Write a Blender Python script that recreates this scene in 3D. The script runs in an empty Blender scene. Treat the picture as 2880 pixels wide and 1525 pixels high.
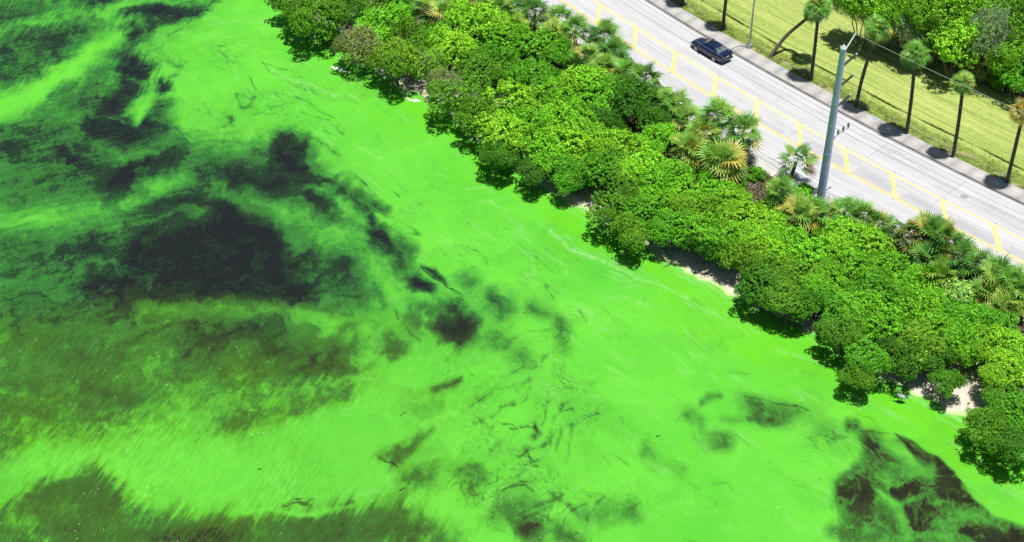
import bpy, bmesh, math, random
import numpy as np
from mathutils import Vector, Matrix, Euler

# ------------------------------------------------------------------ camera, sky, sun, exposure
scene = bpy.context.scene
COL = scene.collection
CAM_H, CAM_PITCH, CAM_ROLL, F_PX = 88.36, math.radians(38.6), math.radians(0.4), 4600.0
W_PX, H_PX = 2880.0, 1525.0

cam_data = bpy.data.cameras.new('camera')
cam_data.sensor_fit = 'HORIZONTAL'
cam_data.sensor_width = 36.0
cam_data.lens = F_PX / W_PX * 36.0
cam_data.clip_start = 1.0
cam_data.clip_end = 3000.0
cam = bpy.data.objects.new('camera', cam_data)
COL.objects.link(cam)
_c, _s = math.cos(CAM_ROLL), math.sin(CAM_ROLL)
_R = np.array([1.0, 0, 0]); _U = np.array([0, math.sin(CAM_PITCH), math.cos(CAM_PITCH)])
_F = np.array([0, math.cos(CAM_PITCH), -math.sin(CAM_PITCH)])
CR, CU = _R * _c + _U * _s, _U * _c - _R * _s
M = Matrix(((CR[0], CU[0], -_F[0], 0), (CR[1], CU[1], -_F[1], 0), (CR[2], CU[2], -_F[2], CAM_H), (0, 0, 0, 1)))
cam.matrix_world = M
scene.camera = cam

SUN_EL, SUN_AZ = math.radians(83.5), math.radians(-22.0)      # azimuth from +X, counter-clockwise
SUN_DIR = Vector((math.cos(SUN_EL) * math.cos(SUN_AZ), math.cos(SUN_EL) * math.sin(SUN_AZ), math.sin(SUN_EL)))
world = bpy.data.worlds.new('World')
scene.world = world
world.use_nodes = True
wn = world.node_tree.nodes; wl = world.node_tree.links
bg = wn.get('Background')
sky = wn.new('ShaderNodeTexSky')
sky.sky_type = 'NISHITA'
sky.sun_disc = False
sky.sun_elevation = SUN_EL
sky.sun_rotation = math.pi / 2 - SUN_AZ
sky.altitude = 20.0
sky.air_density = 1.0
sky.dust_density = 1.0
wl.new(sky.outputs[0], bg.inputs[0])
bg.inputs[1].default_value = 0.05
sun_data = bpy.data.lights.new('sun', 'SUN')
sun_data.energy = 5.0
sun_data.angle = math.radians(0.53)
sun_data.color = (1.0, 0.965, 0.90)
sun = bpy.data.objects.new('sun', sun_data)
COL.objects.link(sun)
sun.rotation_euler = (-SUN_DIR).to_track_quat('-Z', 'Y').to_euler()
vs = scene.view_settings
vs.view_transform = 'Standard'
vs.look = 'None'
vs.gamma = 1.0
vs.exposure = 0.25
vs.use_curve_mapping = False

# ------------------------------------------------------------------ helpers
rng = np.random.default_rng(7)
random.seed(7)
SURVEY = 2880.0 / 2576.0            # survey sheet units (2576 wide) to photo pixels


def ground(P, z=0.0, k=SURVEY):
    """survey sheet positions -> world x,y on the level plane z"""
    P = np.atleast_2d(np.asarray(P, float)) * k
    d = (P[:, :1] - W_PX / 2) / F_PX * CR - (P[:, 1:] - H_PX / 2) / F_PX * CU + _F
    t = (CAM_H - z) / -d[:, 2]
    return (d * t[:, None])[:, :2]


# the road: u runs along it, t across it (0 = water-side yellow line, growing inland)
RO = np.array([22.0, 137.0]); RD = np.array([0.69190536, -0.72198821]); RN = np.array([0.72198821, 0.69190536])
RC = np.array([0.00164085, -0.06320864, -0.32960076])
Z_WATER = -1.3
SHORE = np.array([(-95, -27), (-60, -26), (-50, -25), (-44, -24.2), (-39, -22.6), (-33, -23.2), (-27, -23.1), (-25.2, -22.3), (-23.2, -21.6), (-20, -21.4),
                  (-14, -22.3), (-7.4, -22.1), (-1, -21.9), (1.3, -21.4), (4.5, -21.5), (9.6, -21.3), (12.6, -21.1), (15, -20.9), (18, -20.5),
                  (25.9, -19.3), (30, -19.7), (33, -20.2), (35.9, -19.7), (37.8, -19.8), (41.2, -19.5), (46, -19.9), (60, -21), (95, -22)])


def to_ut(P):
    q = np.atleast_2d(P)[:, :2] - RO
    u = q @ RD
    return u, (q @ RN - np.polyval(RC, u)) / np.sqrt(1 + np.polyval(np.polyder(RC), u) ** 2)


def ut(u, t):
    u = np.asarray(u, float); t = np.asarray(t, float)
    v = np.polyval(RC, u) + t * np.sqrt(1 + np.polyval(np.polyder(RC), u) ** 2)
    return RO + u[..., None] * RD + v[..., None] * RN


def road_angle(u):
    a = ut(np.array(u - .5), np.array(0.)); b = ut(np.array(u + .5), np.array(0.))
    return math.atan2(b[1] - a[1], b[0] - a[0])


def tag(o, label=None, cat=None, group=None, kind=None):
    if label: o['label'] = label
    if cat: o['category'] = cat
    if group: o['group'] = group
    if kind: o['kind'] = kind
    return o


def empty(name, loc, rz=0.0):
    o = bpy.data.objects.new(name, None)
    o.location = loc; o.rotation_euler = (0, 0, rz); o.empty_display_size = .3
    COL.objects.link(o)
    return o


def link(name, me, parent=None, mat=None):
    o = bpy.data.objects.new(name, me)
    COL.objects.link(o)
    if parent is not None: o.parent = parent
    if mat is not None and not me.materials: me.materials.append(mat)
    return o


def np_mesh(name, V, Fq, smooth=False, uv=None, attrs=None, mat=None):
    """numpy arrays -> mesh; Fq is (n,3) or (n,4)"""
    V = np.ascontiguousarray(V, np.float32); Fq = np.ascontiguousarray(Fq, np.int32)
    me = bpy.data.meshes.new(name)
    n, k = Fq.shape
    me.vertices.add(len(V)); me.vertices.foreach_set('co', V.ravel())
    me.loops.add(n * k); me.loops.foreach_set('vertex_index', Fq.ravel())
    me.polygons.add(n)
    me.polygons.foreach_set('loop_start', np.arange(0, n * k, k, dtype=np.int32))
    me.polygons.foreach_set('loop_total', np.full(n, k, np.int32))
    if smooth: me.polygons.foreach_set('use_smooth', np.ones(n, bool))
    if uv is not None:
        l = me.uv_layers.new(name='st')
        l.data.foreach_set('uv', np.ascontiguousarray(uv[Fq.ravel()], np.float32).ravel())
    for an, (typ, dom, arr) in (attrs or {}).items():
        a = me.attributes.new(an, typ, dom)
        a.data.foreach_set('color' if 'COLOR' in typ else 'value', np.ascontiguousarray(arr, np.float32).ravel())
    me.update(calc_edges=True)
    me.validate()
    if mat is not None: me.materials.append(mat)
    return me


class MB:
    """collects simple shapes into one mesh"""
    def __init__(self): self.v = []; self.f = []
    def add(self, vs_, fs):
        b = len(self.v); self.v += [tuple(p) for p in vs_]; self.f += [tuple(i + b for i in f) for f in fs]
    def box(self, c, s, R=None):
        pts = [Vector((x * s[0] / 2, y * s[1] / 2, z * s[2] / 2)) for x in (-1, 1) for y in (-1, 1) for z in (-1, 1)]
        if R is not None: pts = [R @ p for p in pts]
        c = Vector(c)
        self.add([c + p for p in pts], [(0, 1, 3, 2), (4, 6, 7, 5), (0, 4, 5, 1), (2, 3, 7, 6), (0, 2, 6, 4), (1, 5, 7, 3)])
    def tube(self, pts, rad, n=6, cap=True):
        pts = [Vector(p) for p in pts]
        if not hasattr(rad, '__len__'): rad = [rad] * len(pts)
        vsx = []; fs = []
        up = None
        for i, p in enumerate(pts):
            d = (pts[min(i + 1, len(pts) - 1)] - pts[max(i - 1, 0)])
            d = d.normalized() if d.length > 1e-9 else Vector((0, 0, 1))
            if up is None: up = Vector((0, 0, 1)) if abs(d.z) < .9 else Vector((1, 0, 0))
            a = d.cross(up).normalized(); b = a.cross(d).normalized(); up = b
            for k in range(n):
                t = 2 * math.pi * k / n
                vsx.append(p + (a * math.cos(t) + b * math.sin(t)) * rad[i])
        for i in range(len(pts) - 1):
            for k in range(n):
                k2 = (k + 1) % n
                fs.append((i * n + k, i * n + k2, (i + 1) * n + k2, (i + 1) * n + k))
        if cap:
            fs.append(tuple(range(n - 1, -1, -1))); fs.append(tuple(range((len(pts) - 1) * n, len(pts) * n)))
        self.add(vsx, fs)
    def mesh(self, name, mat=None, smooth=False):
        me = bpy.data.meshes.new(name)
        me.from_pydata(self.v, [], self.f)
        if smooth: me.polygons.foreach_set('use_smooth', [True] * len(me.polygons))
        me.update(); me.validate()
        if mat is not None: me.materials.append(mat)
        return me
    def build(self, name, mat=None, parent=None, smooth=False):
        return link(name, self.mesh(name, mat, smooth), parent)


def perm(seed):
    return np.random.default_rng(seed).permutation(1024)


def perlin(x, y, seed=0):
    p = perm(seed)
    xi = np.floor(x).astype(np.int64); yi = np.floor(y).astype(np.int64)
    xf = x - xi; yf = y - yi
    ang = np.random.default_rng(seed + 99).random(1024) * 2 * np.pi
    gx, gy = np.cos(ang), np.sin(ang)
    def g(ix, iy, fx, fy):
        h = p[(p[ix & 1023] + iy) & 1023]
        return gx[h] * fx + gy[h] * fy
    u = xf * xf * xf * (xf * (xf * 6 - 15) + 10); v = yf * yf * yf * (yf * (yf * 6 - 15) + 10)
    a = g(xi, yi, xf, yf); b = g(xi + 1, yi, xf - 1, yf); c = g(xi, yi + 1, xf, yf - 1); d = g(xi + 1, yi + 1, xf - 1, yf - 1)
    return (a + (b - a) * u + (c - a) * v + (a - b - c + d) * u * v) * 1.5


def fbm(x, y, octv=4, seed=0, gain=.5, lac=2.03):
    s = 0; a = 1; n = 0
    c, d = math.cos(.63), math.sin(.63)
    for i in range(octv):
        s = s + a * perlin(x + .37 * i + .11, y + .71 * i + .23, seed + i * 17); n += a; a *= gain
        x, y = (x * c - y * d) * lac + 3.7, (x * d + y * c) * lac + 1.9
    return s / n


def fbm_s(x, y, octv=4, seed=0, gain=.5, lac=2.03):
    """the same without turning the layers: keeps a stretched grain stretched"""
    s = 0; a = 1; n = 0
    for i in range(octv):
        s = s + a * perlin(x + 5.37 * i + .31, y + 2.71 * i + .23, seed + i * 17); n += a; a *= gain; x = x * lac; y = y * lac
    return s / n


def sstep(a, b, x):
    t = np.clip((x - a) / (b - a), 0, 1)
    return t * t * (3 - 2 * t)


# ------------------------------------------------------------------ materials
def new_mat(name):
    m = bpy.data.materials.new(name); m.use_nodes = True
    nt = m.node_tree
    return m, nt, nt.nodes, nt.links, nt.nodes['Principled BSDF']


def plain(name, col, rough=.6, metal=0.0, noise=.15, scale=6.0, spec=.4, coat=0.0, bump=0.0):
    m, nt, N, L, B = new_mat(name)
    tc = N.new('ShaderNodeTexCoord'); nz = N.new('ShaderNodeTexNoise')
    nz.inputs['Scale'].default_value = scale; nz.inputs['Detail'].default_value = 5
    L.new(tc.outputs['Object'], nz.inputs['Vector'])
    rp = N.new('ShaderNodeValToRGB')
    rp.color_ramp.elements[0].position = .3; rp.color_ramp.elements[1].position = .7
    rp.color_ramp.elements[0].color = tuple(c * (1 - noise) for c in col) + (1,)
    rp.color_ramp.elements[1].color = tuple(min(1, c * (1 + noise)) for c in col) + (1,)
    L.new(nz.outputs['Fac'], rp.inputs[0]); L.new(rp.outputs[0], B.inputs['Base Color'])
    B.inputs['Roughness'].default_value = rough; B.inputs['Metallic'].default_value = metal
    B.inputs['Specular IOR Level'].default_value = spec
    if coat: B.inputs['Coat Weight'].default_value = coat; B.inputs['Coat Roughness'].default_value = .05
    if bump:
        bp = N.new('ShaderNodeBump'); bp.inputs['Strength'].default_value = bump; bp.inputs['Distance'].default_value = .05
        L.new(nz.outputs['Fac'], bp.inputs['Height']); L.new(bp.outputs[0], B.inputs['Normal'])
    return m


def ramp(N, stops, interp='LINEAR'):
    r = N.new('ShaderNodeValToRGB'); cr = r.color_ramp; cr.interpolation = interp
    while len(cr.elements) < len(stops): cr.elements.new(.5)
    for e, (p, c) in zip(cr.elements, stops):
        e.position = p; e.color = tuple(c) + (1,) if len(c) == 3 else c
    return r


def mixc(N, L, a, b, fac, mode='MIX'):
    m = N.new('ShaderNodeMix'); m.data_type = 'RGBA'; m.blend_type = mode
    for sock, v in ((m.inputs[6], a), (m.inputs[7], b), (m.inputs[0], fac)):
        if isinstance(v, (int, float)): sock.default_value = v
        elif isinstance(v, tuple): sock.default_value = v + (1,)
        else: L.new(v, sock)
    return m.outputs[2]


def math_n(N, L, op, a, b=None, clamp=False):
    m = N.new('ShaderNodeMath'); m.operation = op; m.use_clamp = clamp
    for sock, v in ((m.inputs[0], a), (m.inputs[1], b)):
        if v is None: continue
        if isinstance(v, (int, float)): sock.default_value = v
        else: L.new(v, sock)
    return m.outputs[0]


def st_noise(N, L, su, sv, detail=4, rough=.55, dist=0.0):
    """noise stretched along the road / shore, read from the st map"""
    uv = N.new('ShaderNodeUVMap'); uv.uv_map = 'st'
    mp = N.new('ShaderNodeMapping'); mp.inputs['Scale'].default_value = (su, sv, 1)
    nz = N.new('ShaderNodeTexNoise'); nz.inputs['Scale'].default_value = 1.0
    nz.inputs['Detail'].default_value = detail; nz.inputs['Roughness'].default_value = rough
    nz.inputs['Distortion'].default_value = dist
    L.new(uv.outputs[0], mp.inputs[0]); L.new(mp.outputs[0], nz.inputs['Vector'])
    return nz.outputs['Fac']


def leaf_mat(name, trans=.35, rough=.45, spec=.35, lo=.55, hi=1.35, warm=(1.25, 1.05, .6)):
    """leaf colour = object colour, varied leaf by leaf"""
    m, nt, N, L, B = new_mat(name)
    oi = N.new('ShaderNodeObjectInfo')
    at = N.new('ShaderNodeAttribute'); at.attribute_name = 'v'
    r = ramp(N, [(0, (lo, lo, lo * .9)), (.55, (1, 1, 1)), (.80, (hi, hi * .97, hi * 1.8)), (.93, (hi * warm[0], hi * warm[1], hi * warm[2])), (1, (1.5, .8, .5))])  # whitened upper stop puts a glossy highlight into the colour of some leaves
    L.new(at.outputs['Fac'], r.inputs[0])
    c = mixc(N, L, oi.outputs['Color'], r.outputs[0], 1.0, 'MULTIPLY')
    L.new(c, B.inputs['Base Color'])
    B.inputs['Roughness'].default_value = rough; B.inputs['Specular IOR Level'].default_value = spec
    tr = N.new('ShaderNodeBsdfTranslucent')
    tcol = mixc(N, L, c, (1.0, 1.0, .35), 1.0, 'MULTIPLY')
    L.new(tcol, tr.inputs['Color'])
    ms = N.new('ShaderNodeMixShader'); ms.inputs[0].default_value = trans
    L.new(B.outputs[0], ms.inputs[1]); L.new(tr.outputs[0], ms.inputs[2])
    L.new(ms.outputs[0], N['Material Output'].inputs['Surface'])
    return m

# ------------------------------------------------------------------ the bloom: a survey of where the scum is thick and where the water lies open
# sheets of the survey: (x offset, y offset), 3 sheet units = 1 survey unit
SHEET = {'A': (0, 0), 'B': (0, 454), 'C': (0, 909), 'D': (859, 454), 'E': (859, 909), 'F': (1718, 909)}


def T(sheet, *pts):
    ox, oy = SHEET[sheet]
    return [(ox + x / 3.0, oy + y / 3.0) for x, y in pts]


# ('P' polygon | 'S' stroke, points, amount (+ opens the scum, - closes it), half width (strokes), softness)   in survey units
PATCH = [
    # broad, half open water in the west
    ('P', [(-60, -40), (560, -40), (450, 60), (330, 190), (420, 340), (640, 360), (880, 480), (960, 640), (960, 800), (900, 920), (700, 1010), (400, 1080), (-60, 1120)], .46, 0, 60),
    ('P', [(-60, 300), (240, 300), (400, 360), (700, 380), (860, 560), (880, 760), (700, 820), (300, 840), (-60, 850)], .38, 0, 45),
    ('P', [(-60, 760), (330, 800), (760, 820), (860, 900), (700, 1020), (380, 1080), (-60, 1140)], .14, 0, 40),
    ('P', [(-60, 850), (860, 860), (880, 1050), (500, 1100), (-60, 1120)], -.22, 0, 40),
    ('P', T('F', (1160, 900), (1400, 620), (1640, 570), (1780, 630), (1950, 715), (2045, 830), (2110, 950), (2215, 1085), (2360, 1190), (2640, 1275), (2640, 1420), (1200, 1420)), .42, 0, 8.9),
    # north west: streaked water and its bright band
    ('P', T('A', (-60, -60), (860, -60), (700, 130), (380, 180), (160, 260), (-60, 560)), .50, 0, 26),
    ('S', T('A', (-60, 250), (170, 210), (480, 100), (850, 80), (1000, 90)), -.55, 16, 14),
    ('S', T('A', (650, 20), (820, 10)), .7, 12, 9),
    ('P', T('A', (60, 290), (330, 250), (560, 200), (620, 290), (480, 430), (260, 500), (90, 400)), .72, 0, 26),
    ('P', T('A', (-60, 330), (60, 330), (120, 560), (-60, 640)), .5, 0, 20),
    ('P', T('A', (845, 85), (1080, 12), (1230, 30), (1480, 40), (1640, -30), (1500, 110), (1290, 190), (1180, 190), (1020, 120)), .88, 0, 12),
    ('S', T('A', (820, 60), (1120, 0), (1300, 30), (1420, -10)), -.5, 6, 5),
    ('S', T('A', (1060, 120), (1150, 190), (1100, 220)), .75, 13, 8),
    ('S', T('A', (-60, 860), (100, 800), (250, 700), (430, 590), (600, 520), (720, 360), (820, 270), (920, 220)), -.9, 27, 14),
    ('S', T('A', (-60, 800), (120, 740), (300, 640)), -.8, 26, 14),
    ('P', T('A', (-60, 930), (120, 880), (240, 800), (440, 660), (700, 500), (860, 480), (880, 640), (760, 800), (500, 900), (-60, 1010)), .22, 0, 14),
    # the dark channel
    ('S', T('A', (950, 190), (985, 200), (970, 270)), .78, 14, 9),
    ('S', T('A', (960, 290), (900, 380)), .55, 18, 12),
    ('P', T('A', (860, 400), (960, 370), (1050, 420), (1110, 480), (1120, 560), (1170, 590), (1260, 620), (1250, 690), (1200, 690), (1100, 620), (930, 580), (890, 480)), .95, 0, 9),
    ('P', T('A', (930, 580), (1060, 600), (1090, 700), (1040, 760), (960, 860), (1080, 900), (1180, 860), (1190, 960), (1000, 1000), (850, 900), (680, 950), (770, 800), (880, 680)), .88, 0, 12),
    ('P', T('A', (1200, 720), (1300, 780), (1330, 900), (1350, 1040), (1200, 1090), (1050, 1010), (1180, 900), (1180, 800)), .66, 0, 16),
    ('S', T('A', (1140, 610), (1170, 700), (1080, 830), (1040, 930)), -.6, 10, 8),
    # middle west
    ('P', T('A', (680, 960), (900, 940), (1160, 1000), (1380, 1060), (1400, 1260), (1200, 1380), (1050, 1450), (860, 1500), (720, 1400), (800, 1180), (700, 1060)), .72, 0, 18),
    ('S', T('A', (900, 1040), (1150, 1030)), .5, 22, 14),
    ('S', T('A', (760, 1120), (900, 1190), (1080, 1140), (1300, 1070)), -.42, 13, 12),
    ('P', T('A', (-60, 1060), (240, 1020), (480, 960), (520, 1000), (340, 1080), (-60, 1150)), .66, 0, 14),
    ('P', T('A', (400, 1120), (620, 1080), (760, 1180), (720, 1340), (460, 1380), (350, 1300)), .80, 0, 20),
    ('P', T('B', (830, -20), (1100, -20), (1060, 100), (960, 190), (720, 240), (730, 130)), .72, 0, 18),
    ('P', T('B', (-60, 350), (180, 340), (330, 370), (250, 450), (-60, 520)), .8, 0, 18),
    ('S', T('B', (480, 560), (620, 500), (760, 480)), .55, 22, 18),
    ('S', T('B', (-60, 300), (300, 310), (560, 260), (860, 200), (1200, 60), (1400, 0), (1560, -60), (1760, -130), (1880, -200)), -.55, 22, 20),
    # the great dark pool
    ('P', T('B', (1150, 150), (1400, 60), (1620, 90), (1880, 180), (2100, 300), (2200, 520), (2220, 700), (2340, 800), (2380, 930), (2000, 900), (1600, 880), (1100, 900), (680, 880), (560, 780), (880, 600), (1000, 440), (900, 330)), .90, 0, 22),
    ('P', T('B', (1350, 250), (1700, 250), (1950, 330), (2050, 480), (2150, 680), (2150, 830), (1500, 820), (1250, 640), (1250, 420)), .6, 0, 22),
    ('S', T('B', (900, 370), (1200, 330), (1500, 250)), -.28, 16, 16),
    ('S', T('B', (1650, 60), (1900, 100), (2140, 280), (2260, 460)), -.35, 16, 16),
    ('P', T('B', (1550, -60), (1800, -110), (2150, -60), (2420, 120), (2560, 280), (2500, 300), (2300, 200), (2000, 90), (1700, 20)), .85, 0, 18),
    ('P', T('A', (1880, 1120), (2080, 1030), (2300, 1090), (2420, 1240), (2560, 1400), (2300, 1380), (2050, 1300)), .74, 0, 20),
    ('S', T('A', (2120, 1060), (2280, 1160)), .55, 20, 18),
    ('S', T('A', (1550, 1300), (1800, 1290)), .75, 26, 16),
    ('S', T('B', (2230, 340), (2400, 380)), .5, 16, 12),
    ('S', T('B', (2200, 200), (2400, 330), (2540, 440)), -.5, 20, 16),
    ('S', T('B', (1000, 985), (1300, 985), (1700, 945), (2100, 960), (2330, 1000), (2500, 1080)), -.28, 7, 14),
    # fur water of the south west
    ('P', T('B', (1350, 1090), (1600, 1030), (1900, 1030), (2060, 1120), (2200, 1240), (2560, 1330), (2560, 1480), (2200, 1400), (1900, 1370), (1400, 1370), (1300, 1230)), .46, 0, 20),
    ('P', T('B', (480, 1260), (760, 1230), (920, 1310), (800, 1400), (500, 1390)), .34, 0, 22),
    ('S', T('C', (-60, 320), (400, 300), (900, 250)), .26, 40, 40),
    ('P', T('C', (1500, 0), (1900, 30), (2300, 20), (2560, -40), (2560, 60), (2300, 130), (1900, 180), (1600, 120)), .42, 0, 24),
    ('S', T('C', (2230, 380), (2400, 330), (2600, 270)), .62, 15, 14),
    ('S', T('C', (1750, 480), (2100, 500)), .3, 20, 18),
    ('S', T('C', (200, 790), (700, 800), (1200, 760), (1600, 730), (2000, 640), (2300, 480), (2600, 380)), -.66, 20, 26),
    ('S', T('C', (1300, 1000), (1700, 1000), (2200, 900)), -.4, 26, 30),
    ('P', T('C', (-60, 1140), (120, 1060), (300, 960), (400, 900), (560, 930), (740, 830), (860, 960), (1000, 1010), (1120, 1080), (1290, 1090), (1500, 1150), (1800, 1170), (2100, 1150), (2350, 1165), (2640, 1120), (2640, 1460), (-60, 1460)), .58, 0, 15),
    ('S', T('C', (150, 1190), (430, 1170), (560, 1120)), -.4, 12, 14),
    ('S', T('C', (1200, 1345), (1500, 1340), (1750, 1375)), .8, 10, 12),
    ('S', T('C', (1820, 1140), (2000, 1105), (2150, 1135), (2350, 1150), (2480, 1120), (2640, 1080)), -.9, 6, 4),
    ('P', T('E', (-40, 1110), (200, 1110), (350, 1080), (460, 1030), (540, 1120), (580, 1220), (580, 1420), (-40, 1420)), .62, 0, 20),
    # pools in the middle
    ('S', T('D', (225, 285), (245, 315)), .93, 15, 8),
    ('S', T('D', (0, 80), (90, 130), (180, 230)), .7, 12, 10),
    ('S', T('D', (150, 110), (240, 160), (330, 225)), .6, 9, 9),
    ('S', T('D', (255, 445), (330, 420)), .85, 15, 10),
    ('S', T('D', (330, 480), (420, 560), (440, 620)), .62, 22, 16),
    ('S', T('D', (470, 480), (540, 520)), .55, 11, 10),
    ('P', T('D', (-60, 560), (100, 590), (140, 700), (240, 820), (140, 900), (-60, 820)), .62, 0, 20),
    ('P', T('D', (600, 640), (700, 650), (790, 740), (820, 790), (700, 730)), .85, 0, 8),
    ('P', T('D', (480, 730), (560, 700), (660, 750), (720, 840), (680, 860), (560, 830)), .97, 0, 9),
    ('P', T('D', (740, 1050), (880, 990), (980, 1010), (1030, 1090), (1000, 1190), (900, 1230), (760, 1190), (710, 1110)), .93, 0, 14),
    ('P', T('D', (760, 920), (880, 900), (930, 960), (900, 1030), (780, 1010)), .72, 0, 14),
    ('S', T('D', (640, 945), (690, 970)), .6, 11, 9), ('S', T('D', (560, 1010), (580, 1060)), .5, 16, 14),
    ('P', T('D', (560, 700), (950, 850), (1100, 1000), (1000, 1260), (700, 1200), (500, 1000)), .30, 0, 40),
    ('S', T('D', (930, 730), (1000, 780)), .5, 16, 13),
    ('P', T('D', (1100, 850), (1200, 840), (1280, 890), (1290, 980), (1200, 1050), (1090, 960), (1060, 880)), .58, 0, 16),
    ('S', T('D', (380, 1230), (420, 1260)), .55, 16, 14), ('P', T('D', (-60, 1230), (90, 1240), (110, 1400), (-60, 1400)), .55, 0, 20),
    ('S', T('D', (1430, 965), (1520, 1010), (1650, 1045)), .36, 9, 9), ('S', T('D', (1150, 1210), (1300, 1240), (1400, 1320)), .34, 18, 16),
    ('S', T('D', (1690, 1130), (1700, 1230)), .42, 13, 12),
    # south centre
    ('S', T('E', (690, 200), (780, 165), (880, 140)), .58, 8, 8), ('P', T('E', (480, 250), (800, 200), (900, 330), (760, 420), (500, 480)), .22, 0, 26),
    ('P', T('E', (270, 690), (400, 610), (640, 510), (560, 620), (400, 770)), .5, 0, 9), ('P', T('E', (300, 700), (700, 600), (760, 700), (420, 780)), .22, 0, 20),
    ('P', T('E', (840, 790), (960, 730), (1050, 780), (1070, 900), (1010, 1020), (930, 950), (850, 900)), .45, 0, 14),
    ('S', T('E', (480, 880), (700, 890)), .32, 18, 16), ('S', T('E', (620, 1270), (820, 1380)), .5, 26, 18),
    ('P', T('E', (1120, 1130), (1250, 1000), (1440, 1010), (1500, 1080), (1300, 1230), (1120, 1220)), .45, 0, 18),
    ('P', T('E', (1330, 1230), (1440, 1190), (1510, 1240), (1500, 1400), (1370, 1400)), .74, 0, 13),
    ('S', T('E', (1830, 1160), (2200, 1130)), .36, 13, 13), ('S', T('E', (1620, 1280), (1760, 1380)), .5, 14, 12),
    ('S', T('E', (2300, 690), (2360, 740)), .26, 12, 12), ('S', T('E', (2480, 810), (2560, 840)), .24, 10, 10),
    # south east
    ('S', T('F', (140, 310), (200, 275), (280, 262)), .55, 7, 7),
    ('P', T('F', (400, 265), (520, 260), (640, 300), (820, 330), (960, 390), (900, 440), (740, 490), (540, 460), (430, 370)), .50, 0, 12),
    ('P', T('F', (490, 420), (580, 400), (700, 430), (760, 440), (720, 485), (600, 470)), .58, 0, 8), ('P', T('F', (520, 290), (600, 310), (640, 390), (540, 380)), .55, 0, 9),
    ('S', T('F', (300, 420), (420, 440), (500, 440)), .3, 7, 8), ('S', T('F', (20, 410), (140, 450)), .34, 9, 9),
    ('S', T('F', (160, 570), (260, 590)), .28, 13, 12), ('S', T('F', (320, 590), (350, 610)), .5, 12, 11),
    ('S', T('F', (1270, 480), (1310, 482)), .93, 15, 8), ('P', T('F', (960, 400), (1200, 470), (1340, 580), (1180, 680), (1000, 600)), .34, 0, 22),
    ('S', T('F', (1430, 590), (1530, 590)), .62, 14, 10), ('P', T('F', (1380, 620), (1540, 560), (1570, 650), (1680, 740), (1600, 780), (1400, 730)), .80, 0, 13),
    ('P', T('F', (1635, 560), (1780, 630), (1950, 715), (2045, 830), (2110, 950), (2215, 1085), (2360, 1190), (2640, 1275), (2640, 1420), (2300, 1420), (2060, 1310), (1740, 1270), (1680, 1100), (1560, 1000), (1640, 900), (1860, 850), (1740, 700)), .86, 0, 7),
    ('P', T('F', (1290, 800), (1420, 765), (1530, 810), (1400, 850)), .58, 0, 10), ('P', T('F', (1140, 930), (1240, 880), (1500, 900), (1580, 990), (1400, 1080), (1130, 1040)), .86, 0, 13),
    ('P', T('F', (1280, 1080), (1650, 1080), (1720, 1330), (1380, 1260)), .62, 0, 22), ('S', T('F', (1180, 1275), (1330, 1260)), .5, 12, 11),
    ('P', T('F', (1660, 1320), (1900, 1300), (2200, 1400), (1700, 1420)), .6, 0, 14),
    ('S', T('F', (1560, 590), (1590, 660), (1720, 740), (1900, 830)), -.55, 10, 10), ('S', T('F', (1440, 950), (1540, 1040), (1660, 1090), (1840, 1020)), -.5, 5, 6),
    ('S', T('F', (1640, 1090), (1700, 1200), (1720, 1300)), -.55, 9, 9), ('S', T('F', (1900, 1010), (2000, 1120), (2300, 1200)), -.3, 8, 9),
    ('S', T('F', (1960, 1270), (2150, 1180), (2400, 1250)), -.35, 8, 10), ('S', T('F', (1500, 890), (1640, 950), (1760, 880)), -.4, 6, 7),
]
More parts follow.
